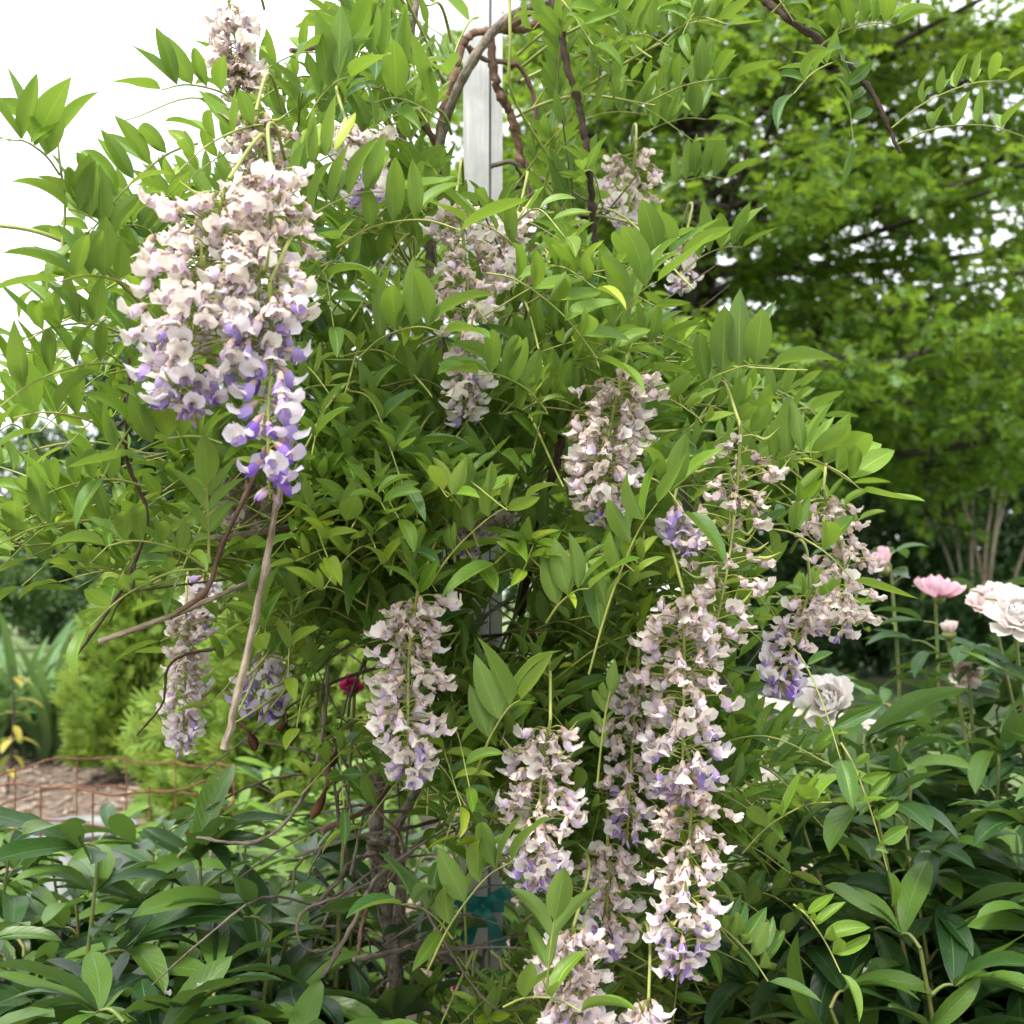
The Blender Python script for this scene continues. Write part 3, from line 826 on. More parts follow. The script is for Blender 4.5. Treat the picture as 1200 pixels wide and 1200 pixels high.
def flower_T(age, seed):
    r = np.random.default_rng(seed)
    Vs, Fs, Cs = [], [], []
    off = 0
    def put(V, Fc, C):
        nonlocal off
        Vs.append(V); Fs.append(Fc + off); Cs.append(C); off += len(V)
    pal = [  # banner, banner edge, wing, wing tip, calyx
        ((.76, .68, .85), (.60, .48, .82), (.36, .22, .68), (.20, .09, .55), (.56, .36, .38)),
        ((.86, .81, .86), (.78, .70, .86), (.58, .46, .78), (.36, .25, .68), (.62, .46, .40)),
        ((.93, .87, .83), (.93, .83, .84), (.89, .77, .82), (.70, .56, .78), (.70, .55, .46)),
        ((.93, .83, .76), (.92, .78, .74), (.90, .76, .73), (.74, .58, .68), (.68, .53, .40)),
        ((.64, .53, .42), (.50, .38, .33), (.50, .39, .36), (.36, .27, .32), (.48, .38, .20))][age]
    pal = [np.array(p) for p in pal]
    crump = (.035, .05, .085, .14, .17)[age]
    # calyx
    a = np.linspace(0, 2 * math.pi, 6, endpoint=False); ys = np.array([-.02, .12, .34])
    rr = np.array([.05, .13, .15])
    V = np.array([[(q * math.cos(x), y, q * math.sin(x)) for x in np.append(a, a[0])] for y, q in zip(ys, rr)]).reshape(-1, 3)
    put(V, grid_faces(3, 7), np.tile(pal[4], (len(V), 1)) * np.repeat([.8, 1, 1.05], 7)[:, None])
    # banner: wraps the tube, then flares outward at its end
    nt, ns = 8, 9
    t = np.linspace(0, 1, nt); s = np.linspace(-1, 1, ns)
    open_ = r.uniform(1.2, 2.0) if age < 3 else r.uniform(.5, 1.6)
    wid = (.50, .52, .50, .42, .30)[age] * r.uniform(.9, 1.12)
    notch = r.uniform(.02, .07); lean = r.normal(0, .06); droop_ = r.uniform(-.1, .25)
    V = np.zeros((nt, ns, 3)); C = np.zeros((nt, ns, 3))
    for i in range(nt):
        f = np.clip((t[i] - .38) / .62, 0, 1)
        ph = open_ * f
        y0 = .14 + .46 * min(1, t[i] / .38) + (.50 * math.sin(ph) / max(open_, .3) if f > 0 else 0)
        z0 = .02 + .10 * t[i] + (.56 * (1 - math.cos(ph)) / max(open_, .3) * 1.1 if f > 0 else 0)
        w = wid * np.interp(t[i], [0, .3, .5, .75, .92, 1], [.26, .36, .72, 1, .82, .55])
        wrap = 2.1 * (1 - f) ** 1.3 + .35
        for k in range(ns):
            an = s[k] * wrap; rad = w / max(wrap, .4) * 1.15
            x = rad * math.sin(an); dz = rad * (math.cos(an) - 1)
            V[i, k] = (x + lean * f, y0 - dz * math.sin(ph) * .6 - (notch * math.sin(ph) * 0), z0 + dz * math.cos(ph) - droop_ * abs(s[k]) * f * .3 - (notch if (i == nt - 1 and abs(s[k]) < .2) else 0))
            g = min(1, max(abs(s[k]) * .95 * f, (t[i] - .8) * 2.0)) ** 1.5
            cc_ = pal[0] * (1 - g) + pal[1] * g
            if f < .2: cc_ = cc_ * .55 + np.array((.78, .58, .60) if age < 3 else (.74, .60, .50)) * .45
            eye = math.exp(-((t[i] - .52) / .11) ** 2 - (s[k] / .28) ** 2) * (.85, .7, .45, .2, .1)[age]
            C[i, k] = cc_ * (1 - eye) + np.array([.80, .74, .32]) * eye
    V += r.normal(0, crump * .38, V.shape)
    put(V.reshape(-1, 3), grid_faces(nt, ns), C.reshape(-1, 3))
    # wings: two curved petals hugging the keel
    for sg in (-1, 1):
        nt, ns = 5, 4
        t = np.linspace(0, 1, nt); s = np.linspace(-1, 1, ns)
        V = np.zeros((nt, ns, 3)); C = np.zeros((nt, ns, 3))
        Lw = (.66, .62, .55, .46, .4)[age]; spl = r.uniform(.05, .16)
        hw = np.interp(t, [0, .25, .6, .85, 1], [.10, .22, .25, .18, .06])
        for i in range(nt):
            for k in range(ns):
                bul = (.10 + .08 * math.sin(t[i] * 3.1)) * (1 - .65 * s[k] ** 2)
                V[i, k] = (sg * (bul + spl * t[i]), .26 + Lw * t[i] - .05 * s[k] * t[i], -.06 + hw[i] * s[k] - .12 * t[i] ** 2)
                C[i, k] = pal[2] * (1 - t[i]) + pal[3] * t[i]
        V += r.normal(0, crump * .35, V.shape)
        put(V.reshape(-1, 3), grid_faces(nt, ns), C.reshape(-1, 3))
    V = np.concatenate(Vs); C = np.clip(np.concatenate(Cs), 0, 1)
    V[:, 0] *= .95
    return V, np.concatenate(Fs), np.zeros((len(V), 2)), np.column_stack([C, np.ones(len(C))])

def bud_T(seed):
    r = np.random.default_rng(seed)
    prof = [(.04, -.02), (.11, .1), (.14, .3), (.13, .5), (.08, .68), (.01, .78)]
    a = np.linspace(0, 2 * math.pi, 7)
    V = np.array([[(q * .8 * math.cos(x), y, q * math.sin(x) * 1.15 - .15 * y * y) for x in a] for q, y in prof]).reshape(-1, 3)
    C = np.repeat(np.array([(.45, .3, .28), (.55, .36, .36), (.72, .55, .62), (.62, .46, .74), (.45, .3, .7), (.4, .26, .66)]), 7, axis=0)
    return V, grid_faces(6, 7), np.zeros((len(V), 2)), np.column_stack([C, np.ones(len(C))])

FT = {(a, k): flower_T(a, 100 * a + k) for a in range(5) for k in range(5)}
for k in range(5): FT[(5, k)] = bud_T(900 + k)
FM = {}
def flower_mesh(key):
    if key not in FM:
        m_ = MB(); T = FT[key]; m_.add(T[0], T[1], T[2], T[3]); FM[key] = m_.mesh('flower', M['petal'])
    return FM[key]

vine_base = P(470, 690, 1.78); vine_base[2] = 0
vine = thing('wisteria_vine', vine_base, 'flowering climbing vine with hanging pale lilac clusters smothering the white post', 'vine')

# (points px,py ; depth ; half width px ; n flowers ; age at top, age at bottom ; individual flowers? ; density of pods)
RAC = [
    dict(p=[(268, 210), (242, 300), (226, 390), (222, 488)], d=1.14, hw=80, n=150, a=(2.9, .6), ind=True, s=.0222, lab='large cream and purple cluster hanging in front at left'),
    dict(p=[(318, 195), (312, 270), (300, 350), (300, 430)], d=1.15, hw=64, n=100, a=(2.9, 1.6), ind=True, s=.0222, lab='cream cluster crowding the large one at left'),
    dict(p=[(316, 330), (318, 410), (314, 500), (316, 584)], d=1.12, hw=50, n=40, a=(1.3, .2), ind=True, s=.0235, lab='purple tipped tail cluster ending above the cut stick'),
    dict(p=[(490, 690), (480, 760), (478, 840), (480, 915)], d=1.36, hw=52, n=84, a=(2.8, 1.2), ind=True, s=.0225, lab='cream cluster with lilac lower end left of the post'),
    dict(p=[(645, 845), (635, 900), (632, 980), (630, 1042)], d=1.38, hw=48, n=76, a=(2.8, .9), ind=False, s=.0215, lab='cream cluster with violet lowest flowers in front of the post'),
    dict(p=[(730, 435), (715, 500), (708, 560), (712, 612)], d=1.42, hw=56, n=84, a=(3.0, 1.9), ind=False, s=.0225, lab='whitish faded cluster right of the post in mid height'),
    dict(p=[(800, 690), (802, 780), (800, 870), (800, 940)], d=1.40, hw=58, n=74, a=(2.9, .9), ind=False, s=.0235, lab='long dense lilac white cluster lower right'),
    dict(p=[(812, 900), (808, 980), (800, 1060), (800, 1142)], d=1.39, hw=52, n=60, a=(3.3, .5), ind=False, s=.0240, lab='cluster ending in fresh pinkish lilac flowers lower right'),
    dict(p=[(748, 770), (742, 850), (738, 920), (735, 985)], d=1.48, hw=40, n=48, a=(2.8, 1.1), ind=False, s=.0225, lab='lilac white cluster tucked left of the long one'),
    dict(p=[(712, 985), (712, 1040), (710, 1112)], d=1.50, hw=40, n=40, a=(3.0, 1.6), ind=False, s=.0225, lab='pale cluster half hidden near the lower middle'),
    dict(p=[(672, 1085), (670, 1140), (668, 1215)], d=1.36, hw=46, n=50, a=(2.8, 1.4), ind=False, s=.0240, lab='pale cluster cut by the bottom picture edge'),
    dict(p=[(868, 500), (862, 590), (850, 680), (830, 770)], d=1.42, hw=58, n=46, a=(3.5, 2.2), ind=False, s=.0215, pod=.5, lab='spent sparse cluster with thin stalks and young pods'),
    dict(p=[(965, 575), (985, 640), (992, 700), (985, 745)], d=1.50, hw=46, n=46, a=(3.3, 1.9), ind=False, s=.0225, lab='faded cluster at the right edge of the vine'),
    dict(p=[(950, 690), (930, 750), (912, 815)], d=1.53, hw=34, n=36, a=(2.2, .2), ind=False, s=.0220, lab='violet cluster low at the right edge of the vine'),
    dict(p=[(535, 225), (545, 300), (550, 400), (545, 490)], d=1.52, hw=44, n=64, a=(3.0, 1.5), ind=False, s=.0240, lab='lilac cream cluster just below the bare post'),
    dict(p=[(268, 2), (276, 45), (282, 100)], d=1.42, hw=34, n=42, a=(2.6, 4.0), ind=False, s=.0240, lab='faded pinkish cluster high at upper left'),
    dict(p=[(405, 140), (425, 185), (432, 232)], d=1.45, hw=38, n=40, a=(2.8, 1.2), ind=False, s=.0240, lab='pale cluster at upper left behind green leaflets'),
    dict(p=[(300, 130), (305, 170), (318, 225)], d=1.28, hw=44, n=32, a=(3.6, 4.2), ind=False, s=.0220, lab='withered cluster just above the large front one'),
    dict(p=[(218, 715), (217, 790), (214, 880)], d=1.72, hw=27, n=60, a=(3.1, 1.1), ind=False, s=.0225, lab='narrow whitish cluster hanging lowest at left'),
    dict(p=[(310, 765), (305, 800), (308, 838)], d=1.62, hw=34, n=26, a=(1.5, .3), ind=False, s=.0235, lab='small purple cluster beside the cut stick'),
    dict(p=[(240, 670), (236, 705), (232, 742)], d=1.75, hw=22, n=24, a=(1.8, .5), ind=False, s=.0220, lab='small lilac cluster deep among the left twigs'),
    dict(p=[(285, 555), (288, 580), (290, 615)], d=1.55, hw=34, n=30, a=(3.2, 2.2), ind=False, s=.0220, lab='pale cluster behind the purple tail cluster'),
    dict(p=[(600, 600), (560, 610), (545, 645)], d=1.66, hw=24, n=24, a=(2.6, 1.9), ind=False, s=.0220, lab='small pale cluster deep in front of the post'),
    dict(p=[(745, 175), (740, 215), (735, 262)], d=1.95, hw=38, n=36, a=(3.0, 1.2), ind=False, s=.0225, lab='lilac cluster far back at upper right'),
    dict(p=[(805, 270), (802, 300), (798, 338)], d=1.95, hw=24, n=22, a=(2.8, 1.6), ind=False, s=.0225, lab='small cluster far back at the right edge'),
    dict(p=[(760, 1170), (755, 1200), (752, 1250)], d=1.38, hw=30, n=22, a=(2.6, 1.2), ind=False, s=.0235, lab='cluster barely rising over the bottom edge'),
    dict(p=[(790, 585), (800, 610), (806, 640)], d=1.44, hw=22, n=12, a=(1.5, .6), ind=False, s=.0240, lab='few violet flowers right of the whitish cluster'),
    dict(p=[(610, 240), (592, 280), (585, 330)], d=1.60, hw=26, n=20, a=(3.0, 2.2), ind=False, s=.0230, lab='loose pale cluster against the lower end of the bare post'),
]
pod_mb_T = None
for R in RAC:
    R['n'] = int(R['n'] * (1.0 if R['ind'] else 1.3)); R['s'] *= 1.0; R['n'] = int(R['n'] * 1.15)
    c = catmull([P(x, y, R['d'] + .015 * math.sin(i * 2.1)) for i, (x, y) in enumerate(R['p'])], 8)
    n = R['n']; hw = R['hw'] * R['d'] / F
    rm = MB()
    tube(rm, c, [.0021, .0020, .0016, .0010], 6, 1, smooth=False)
    up0 = c[0] + np.array([U(-.02, .02), .03, .05])
    tube(rm, [up0 + [0, .09, .0], up0 + [0, .04, .015], up0, c[0]], [.002, .002, .002], 6, 4, cap=False)
    insts = {}
    seglen = np.concatenate([[0], np.cumsum(np.linalg.norm(np.diff(c, axis=0), axis=1))]); seglen /= seglen[-1]
    pods = MB(); npod = 0
    for i in range(n):
        t = (i + U(.1, .9)) / n
        t = .04 + .96 * t
        p = np.array([np.interp(t, seglen, c[:, k]) for k in range(3)])
        a = i * 2.399 + U(-.5, .5)
        prof = np.interp(t, [0, .1, .3, .7, .9, 1], [.55, .85, 1, .92, .62, .28])
        radial = np.array([math.cos(a), math.sin(a), 0])
        s = R['s'] * U(.78, 1.18) * np.interp(t, [0, .85, 1], [1, 1, .8])
        pedl = max(.005, hw * prof * U(.45, 1.08) - s * .55)
        pd = unit(radial + np.array([0, 0, U(-.05, .35)]))
        q = p + pd * pedl
        age = R['a'][0] + (R['a'][1] - R['a'][0]) * np.clip((t - .1) / .85, 0, 1) ** 2.2 + U(-.75, .75)
        age = int(np.clip(round(age), 0, 4))
        if age == 4 and R['a'][1] < 3 and rng.random() < .7: age = 3
        if t > .95 and R['a'][1] < 1.2: age = 5
        ax = unit(radial * U(.35, 1.0) + np.array([0, 0, -U(.3, 1.1)]) + rng.normal(0, .28, 3))
        tube(rm, [p, p + pd * pedl * .6 + [0, 0, .002], q], [.0009, .0008, .0009], 4, 2, cap=False)
        if rng.random() < R.get('pod', .04):
            e1 = q + pd * .012 + [0, 0, -.004]; e2 = q + pd * .028 + [0, 0, U(-.002, .012)]
            tube(pods, [q, e1, e2], [.0016, .0022, .0004], 5, 3); npod += 1
            if rng.random() < .35: continue
        key = (age, int(rng.integers(5)))
        Bm = basis(ax[None], (radial * .8 + np.array([0, 0, .7]) + rng.normal(0, .30, 3))[None])[0] * s
        insts.setdefault(key, []).append((Bm, q))
    ro = rm.build('flower_cluster', M['green_stem'], vine, label=R['lab'])
    if R['ind']:
        for key, lst in insts.items():
            for Bm, q in lst:
                link('flower', flower_mesh(key), ro, matrix=mat4(Bm, q))
    else:
        fm = MB()
        for key, lst in insts.items():
            fm.inst(FT[key], np.array([x[0] for x in lst]), np.array([x[1] for x in lst]), np.ones((len(lst), 4)))
        fm.build('flowers', M['petal'], ro, kind='stuff')
    if npod: pods.build('young_pods', M['green_stem'], ro, kind='stuff')
    R['poly'] = np.array(R['p'], float)

# ------------------------------------------------------------------ vine stems
# (pixel polyline with depth, radii px, material, name)
ST = [
    ([(472, 1500, 1.78), (468, 1260, 1.78), (462, 1120, 1.78), (442, 1010, 1.80), (447, 900, 1.82), (482, 800, 1.84), (505, 690, 1.86), (522, 560, 1.88), (515, 400, 1.88), (505, 270, 1.90), (520, 150, 1.86), (556, 68, 1.83), (600, 18, 1.86), (668, -4, 1.9)], [9, 9, 9, 9, 8, 8, 7, 7, 6.5, 6, 6, 5.5, 5], 'bark', 'trunk'),
    ([(458, 1130, 1.79), (470, 1040, 1.76), (462, 980, 1.74), (490, 925, 1.76), (512, 870, 1.8), (540, 800, 1.86)], [7, 7, 6, 6, 5], 'bark', 'trunk'),
    ([(655, -8, 1.9), (592, 32, 1.9), (548, 44, 1.88), (532, 90, 1.86), (514, 160, 1.88), (512, 240, 1.9), (500, 330, 1.9)], [4.5, 4.5, 4.5, 5, 5, 5], 'bark_red', 'stem'),
    ([(573, 38, 1.9), (582, 100, 1.91), (600, 140, 1.92), (612, 200, 1.94), (622, 260, 1.95), (625, 380, 1.95)], [5, 5, 5, 5, 5], 'bark_red', 'stem'),
    ([(548, 55, 1.88), (570, 70, 1.9), (610, 80, 1.92), (628, 130, 1.94), (620, 185, 1.94), (616, 215, 1.94)], [3, 3, 3, 3], 'bark_red', 'stem'),
    ([(586, 32, 1.92), (620, 32, 1.95), (650, 15, 1.95), (700, -20, 1.95)], [6, 6, 5], 'bark_red', 'stem'),
    ([(640, -30, 1.72), (655, 25, 1.70), (664, 75, 1.68), (680, 130, 1.68), (690, 200, 1.68), (695, 255, 1.69), (697, 330, 1.72)], [4.5, 4.5, 4, 4, 4, 3], 'bark_dark', 'stem'),
    ([(850, -60, 1.7), (880, -15, 1.66), (920, 18, 1.62), (985, 68, 1.58), (1020, 108, 1.56), (1055, 178, 1.55)], [5, 5, 4.5, 4, 3, 2], 'bark_dark', 'stem'),
    ([(350, 480, 1.3), (330, 566, 1.20), (300, 718, 1.19), (263, 879, 1.18)], [3.4, 3.6, 3.8, 4.8], 'dead_wood', 'cut_stem'),
    ([(116, 752, 1.36), (200, 722, 1.38), (295, 682, 1.42), (400, 640, 1.6)], [3.3, 3.3, 3, 3], 'dead_wood', 'cut_stem'),
    ([(305, 545, 1.38), (260, 640, 1.34), (243, 690, 1.33), (208, 718, 1.33)], [3, 3.2, 3.4, 3.4], 'bark_red', 'cut_stem'),
    ([(192, 629, 1.45), (260, 631, 1.46), (380, 610, 1.55), (480, 600, 1.8)], [4, 4, 4, 4], 'dead_wood', 'cut_stem'),
    ([(152, 420, 1.32), (148, 500, 1.32), (150, 545, 1.34), (172, 600, 1.35), (158, 660, 1.34), (130, 710, 1.33), (90, 768, 1.32)], [2, 2, 2.4, 2.8, 2.6, 2.4, 1.6], 'bark_dark', 'twig'),
    ([(158, 655, 1.34), (155, 690, 1.33), (140, 705, 1.33), (127, 732, 1.33)], [2, 2, 1.4, 1], 'bark_dark', 'twig'),
    ([(148, 490, 1.32), (135, 507, 1.32), (148, 530, 1.33), (100, 555, 1.32)], [1.8, 1.8, 1.6, 1], 'bark_dark', 'twig'),
    ([(252, 760, 1.4), (215, 768, 1.4), (196, 785, 1.4), (190, 825, 1.4), (160, 862, 1.4)], [1.8, 1.8, 1.6, 1.4, 1], 'bark_dark', 'twig'),
    ([(385, 780, 1.5), (378, 860, 1.5), (362, 920, 1.48), (330, 968, 1.46), (290, 988, 1.45), (230, 981, 1.45)], [2, 2.2, 2.4, 2.4, 2.2, 1.6], 'bark', 'twig'),
    ([(376, 975, 1.62), (430, 948, 1.66), (458, 918, 1.72), (470, 880, 1.78)], [3.2, 3.2, 3, 3], 'bark_red', 'cut_stem'),
    ([(345, 1004, 1.6), (420, 980, 1.62), (480, 970, 1.65), (526, 957, 1.7)], [1.8, 2, 2.2, 2.2], 'bark', 'twig'),
    ([(378, 1145, 1.55), (418, 1075, 1.57), (440, 1030, 1.6), (475, 1003, 1.62), (526, 960, 1.66)], [2.8, 2.8, 2.8, 2.6, 2.6], 'bark', 'cut_stem'),
    ([(440, 1032, 1.62), (400, 1050, 1.6), (360, 1065, 1.58), (348, 1085, 1.57), (356, 1110, 1.57), (380, 1114, 1.58), (395, 1105, 1.6)], [1.8, 1.8, 1.8, 1.7, 1.6, 1.4], 'bark', 'twig'),
    ([(415, 1124, 1.56), (455, 1117, 1.6), (500, 1102, 1.66), (545, 1080, 1.75)], [2.8, 2.8, 2.6, 2.6], 'bark', 'cut_stem'),
    ([(420, 1118, 1.6), (425, 1080, 1.62), (438, 1050, 1.64), (452, 1040, 1.68)], [2.4, 2.4, 2.2, 2], 'bark_red', 'twig'),
    ([(370, 1060, 1.66), (398, 1030, 1.66), (410, 1012, 1.68), (436, 1000, 1.72)], [3, 3, 3, 3], 'bark', 'twig'),
    ([(465, 985, 1.7), (440, 985, 1.7), (436, 995, 1.71), (450, 1020, 1.74), (470, 1035, 1.78)], [6, 6, 5, 5], 'bark', 'stem'),
    ([(450, 1105, 1.76), (490, 1108, 1.76), (525, 1125, 1.76), (560, 1150, 1.8)], [6, 6, 5.5, 5], 'bark', 'stem'),
    ([(396, 880, 1.66), (430, 935, 1.64), (465, 975, 1.63), (472, 1005, 1.62), (452, 1040, 1.63)], [1.6, 1.8, 1.8, 1.6], 'bark_red', 'twig'),
    ([(-20, 262, 1.2), (45, 272, 1.2), (100, 298, 1.22), (150, 340, 1.26), (230, 420, 1.4), (330, 470, 1.6)], [2.4, 2.6, 2.8, 3, 3, 3], 'green_stem', 'stem'),
    ([(73, 290, 1.2), (76, 240, 1.2), (70, 190, 1.19), (68, 165, 1.19)], [2.2, 1.8, 1.8, 1.2], 'green_stem', 'stem'),
    ([(395, 490, 1.66), (450, 462, 1.66), (500, 462, 1.68), (560, 470, 1.72), (640, 490, 1.8)], [4, 4, 4, 4], 'bark', 'stem'),
    ([(462, 445, 1.6), (470, 500, 1.62), (477, 560, 1.63), (470, 640, 1.64), (464, 760, 1.66), (470, 860, 1.72)], [3.6, 4, 4, 3.6, 3.4, 3.4], 'bark_red', 'stem'),
    ([(660, 505, 1.56), (650, 550, 1.58), (630, 600, 1.62), (624, 645, 1.66), (610, 720, 1.74)], [5, 5, 4.6, 4.6], 'bark_dark', 'stem'),
    ([(520, 620, 1.74), (533, 650, 1.72), (532, 690, 1.72), (522, 730, 1.73), (535, 790, 1.76), (560, 850, 1.8)], [5, 5.4, 5, 5, 5], 'bark_red', 'stem'),
    ([(340, 60, 1.7), (400, 60, 1.75), (470, 110, 1.82), (512, 170, 1.88)], [3.4, 3.4, 3.6, 4], 'bark_red', 'stem'),
    ([(490, -20, 1.85), (480, 60, 1.85), (470, 150, 1.85), (490, 260, 1.87)], [4, 4, 5, 5], 'bark', 'stem'),
    ([(575, 195, 1.92), (600, 190, 1.92), (616, 205, 1.93), (650, 215, 1.9), (700, 240, 1.8)], [2.8, 2.8, 2.6, 2], 'bark', 'stem'),
    ([(597, -10, 1.6), (598, 50, 1.6), (600, 110, 1.62), (640, 180, 1.7)], [2, 2, 2, 1.6], 'green_stem', 'stem'),
]
for pts, rad, mat, nm in ST:
    mb = MB(); w = [P(*p) for p in pts]
    rr = [np.interp(i / max(1, len(rad) - 1), np.linspace(0, 1, len(pts)), [p[2] for p in pts]) * r / F for i, r in enumerate(rad)]
    thick = max(rad) > 3.5
    tube(mb, w, rr, 8 if thick else 6, 12 if thick else 8, rough=.05 if mat != 'green_stem' else 0, knots=0 if mat == 'green_stem' or nm == 'trunk' else U(.045, .08))
    mb.build(nm, M[mat], vine)

# dry twisted seed pods
for (x0, y0, x1, y1, d) in ((385, 895, 365, 960, 1.5), (276, 842, 300, 880, 1.55), (335, 838, 325, 855, 1.6), (392, 865, 384, 900, 1.52)):
    a, b = P(x0, y0, d), P(x1, y1, d); n = 10; s = np.linspace(0, 1, n)
    c = a + np.outer(s, b - a) + np.outer(np.sin(s * 3.1), [.006, -.004, 0]); t_ = unit(b - a)
    w = np.interp(s, [0, .1, .5, .9, 1], [.0015, .005, .008, .006, .001])
    s1 = unit(np.cross(t_, FWD)); s2 = np.cross(t_, s1); an = s * 3.5
    wv = (np.cos(an)[:, None] * s1 + np.sin(an)[:, None] * s2) * w[:, None]; nv = (-np.sin(an)[:, None] * s1 + np.cos(an)[:, None] * s2) * .0016
    ring = np.stack([c - wv, c + nv, c + wv, c - nv], 1).reshape(-1, 3)
    Fc = [(i * 4 + k, i * 4 + (k + 1) % 4, i * 4 + 4 + (k + 1) % 4, i * 4 + 4 + k) for i in range(n - 1) for k in range(4)]
    mb = MB(); mb.add(ring, Fc); mb.build('seed_pod', M['pod'], vine)

# ------------------------------------------------------------------ vine leaves
POLY = np.array([(225, 60), (270, -80), (870, -80), (835, 60), (825, 220), (850, 320), (900, 390), (1000, 480), (1030, 600), (1020, 730), (980, 850), (985, 1000), (945, 1100), (940, 1290),
                 (470, 1290), (470, 1180), (520, 1060), (520, 980), (450, 920), (390, 900), (300, 880), (230, 820), (160, 770), (80, 720), (-20, 680), (-90, 640), (-90, 420), (20, 380), (60, 340), (70, 250), (110, 170), (185, 110)], float)
def inpoly(x, y, poly=POLY):
    x = np.atleast_1d(x); y = np.atleast_1d(y)
    r = np.zeros(len(x), bool); j = len(poly) - 1
    for i in range(len(poly)):
        xi, yi = poly[i]; xj, yj = poly[j]
        c = ((yi > y) != (yj > y)) & (x < (xj - xi) * (y - yi) / (yj - yi + 1e-12) + xi)
        r ^= c; j = i
    return r

def front_depth(x, y):
    r2 = ((x - 480) / 620) ** 2 + ((y - 560) / 860) ** 2
    return 2.02 - .68 * math.sqrt(max(0.02, 1 - r2)) - .10 * np.clip((330 - x) / 300, 0, 1)

def blocked_post(x, y, d):
    return ((x > 530) & (x < 602) & (y < 212) & (d < 2.02)) | ((x > 930) & (x < 1005) & (y > 770) & (y < 852) & (d < 1.98) & (y + .25 * (x - 930) < 850)) | ((x > 378) & (x < 440) & (y > 765) & (y < 840) & (d < 2.4)) | ((x > 548) & (x < 600) & (y > 1030) & (y < 1112) & (d < 1.99)) | ((x > 1008) & (x < 1060) & (y > 635) & (y < 690))

def blocked(x, y, d):
    """leaflets that would hide a cluster or the bare post"""
    b = np.zeros(len(x), bool)
    for R in RAC:
        q = R['poly']
        yy = (y > q[0, 1] - 5) & (y < q[-1, 1] + 12)
        cx_ = np.interp(y, q[:, 1], q[:, 0])
        b |= yy & (np.abs(x - cx_) < R['hw'] * .98 + 12) & (d < R['d'] + .03)
    b |= blocked_post(x, y, d)
    b |= (x > 558) & (x < 605) & (y > 690) & (y < 765) & (d < 1.99)
    b |= (x > 550) & (x < 598) & (y > 1030) & (y < 1120) & (d < 1.99)
    return b

LEAVES = []      # dict(rachis, size list of (B, pos), tint, depth)
def compound(pts, npairs, lsize, lift, roll=0.0, young=0.0, start=.28, jitter=.16, check=True, upv=(0, 0, 1), spread=1.05, force=False):
    c = catmull(pts, 6) if len(pts) < 8 else np.asarray(pts)
    perk = U(.1, 1.2)
    tang = unit(np.gradient(c, axis=0)); m = len(c)
    d_, n_, p_, s_, y_ = [], [], [], [], []
    for k in range(npairs + 1):
        term = k == npairs
        t = start + (1 - start) * k / npairs
        f = t * (m - 1); i = min(m - 2, int(f)); pos = c[i] + (c[i + 1] - c[i]) * (f - i); tg = tang[i]
        upn = np.asarray(upv, float) - tg * np.dot(upv, tg); upn = unit(upn + 1e-3)
        sd_ = np.cross(tg, upn)
        cr, sr = math.cos(roll), math.sin(roll)
        sd2, up2 = sd_ * cr + upn * sr, upn * cr - sd_ * sr
        for sg in ((0,) if term else (-1, 1)):
            a = spread * U(.82, 1.15)
            if term: dr = tg + up2 * U(-.1, .2)
            else: dr = tg * math.cos(a) + sg * sd2 * math.sin(a) * (1 - .35 * lift) + up2 * (lift * U(.7, 1.25))
            dr = unit(unit(dr) + rng.normal(0, jitter, 3) + np.array([0, 0, perk * (.5 if term else 1)]))
            nn = up2 * (1 - .35 * lift) - (0 if term else sg) * sd2 * lift * .8 - tg * lift * .25 + rng.normal(0, jitter * 1.1, 3)
            prof = np.interp(k / npairs, [0, .35, .8, 1], [.78, 1.0, .98, 1.02])
            s = lsize * prof * U(.88, 1.12)
            d_.append(dr); n_.append(nn); p_.append(pos + dr * .0015); s_.append(s); y_.append(young * (k / npairs) ** 1.5)
    d_, n_, p_, s_, y_ = map(np.array, (d_, n_, p_, s_, y_))
    cen = p_ + unit(d_) * (s_ * .5)[:, None]
    x, y, d = proj(cen)
    if not force:
        x2, y2, d2 = proj(p_ + unit(d_) * (s_ * .85)[:, None])
        if check and (~inpoly(x2, y2)).mean() > .3: return False
        b = blocked(x, y, d) | blocked(x2, y2, d2)
        b &= rng.random(len(b)) > .05
        if b.mean() > .45 or blocked_post(*proj(c)).any(): return False
        kp = ~b
        d_, n_, p_, s_, y_ = d_[kp], n_[kp], p_[kp], s_[kp], y_[kp]
    else:
        kp = ~((blocked_post(x, y, d)) | blocked_post(*proj(p_ + unit(d_) * (s_ * .9)[:, None])))
        d_, n_, p_, s_, y_ = d_[kp], n_[kp], p_[kp], s_[kp], y_[kp]
        if len(s_) == 0: return False
    cutd = np.linalg.norm(c[None] - p_[:, None], axis=2).argmin(axis=1).max()
    c = c[:max(3, cutd + 1)]; m = len(c)
    rs = rng.random()
    tint = np.column_stack([np.mod(rs * .55 + U(0, .35, len(s_)), 1), np.clip(y_ + (rng.random(len(s_)) < .06) * U(0, .3, len(s_)), 0, 1), np.full(len(s_), (rng.random() < .30) * U(.4, .95) * (young == 0)), np.ones(len(s_))])
    xm, ym, dm = proj(c[m // 2])
    LEAVES.append(dict(c=c, B=basis(d_, n_) * s_[:, None, None], p=p_, tint=tint, d=float(d.mean()), x=float(x.mean()), y=float(y.mean()), young=young, nl=len(s_)))
    return True

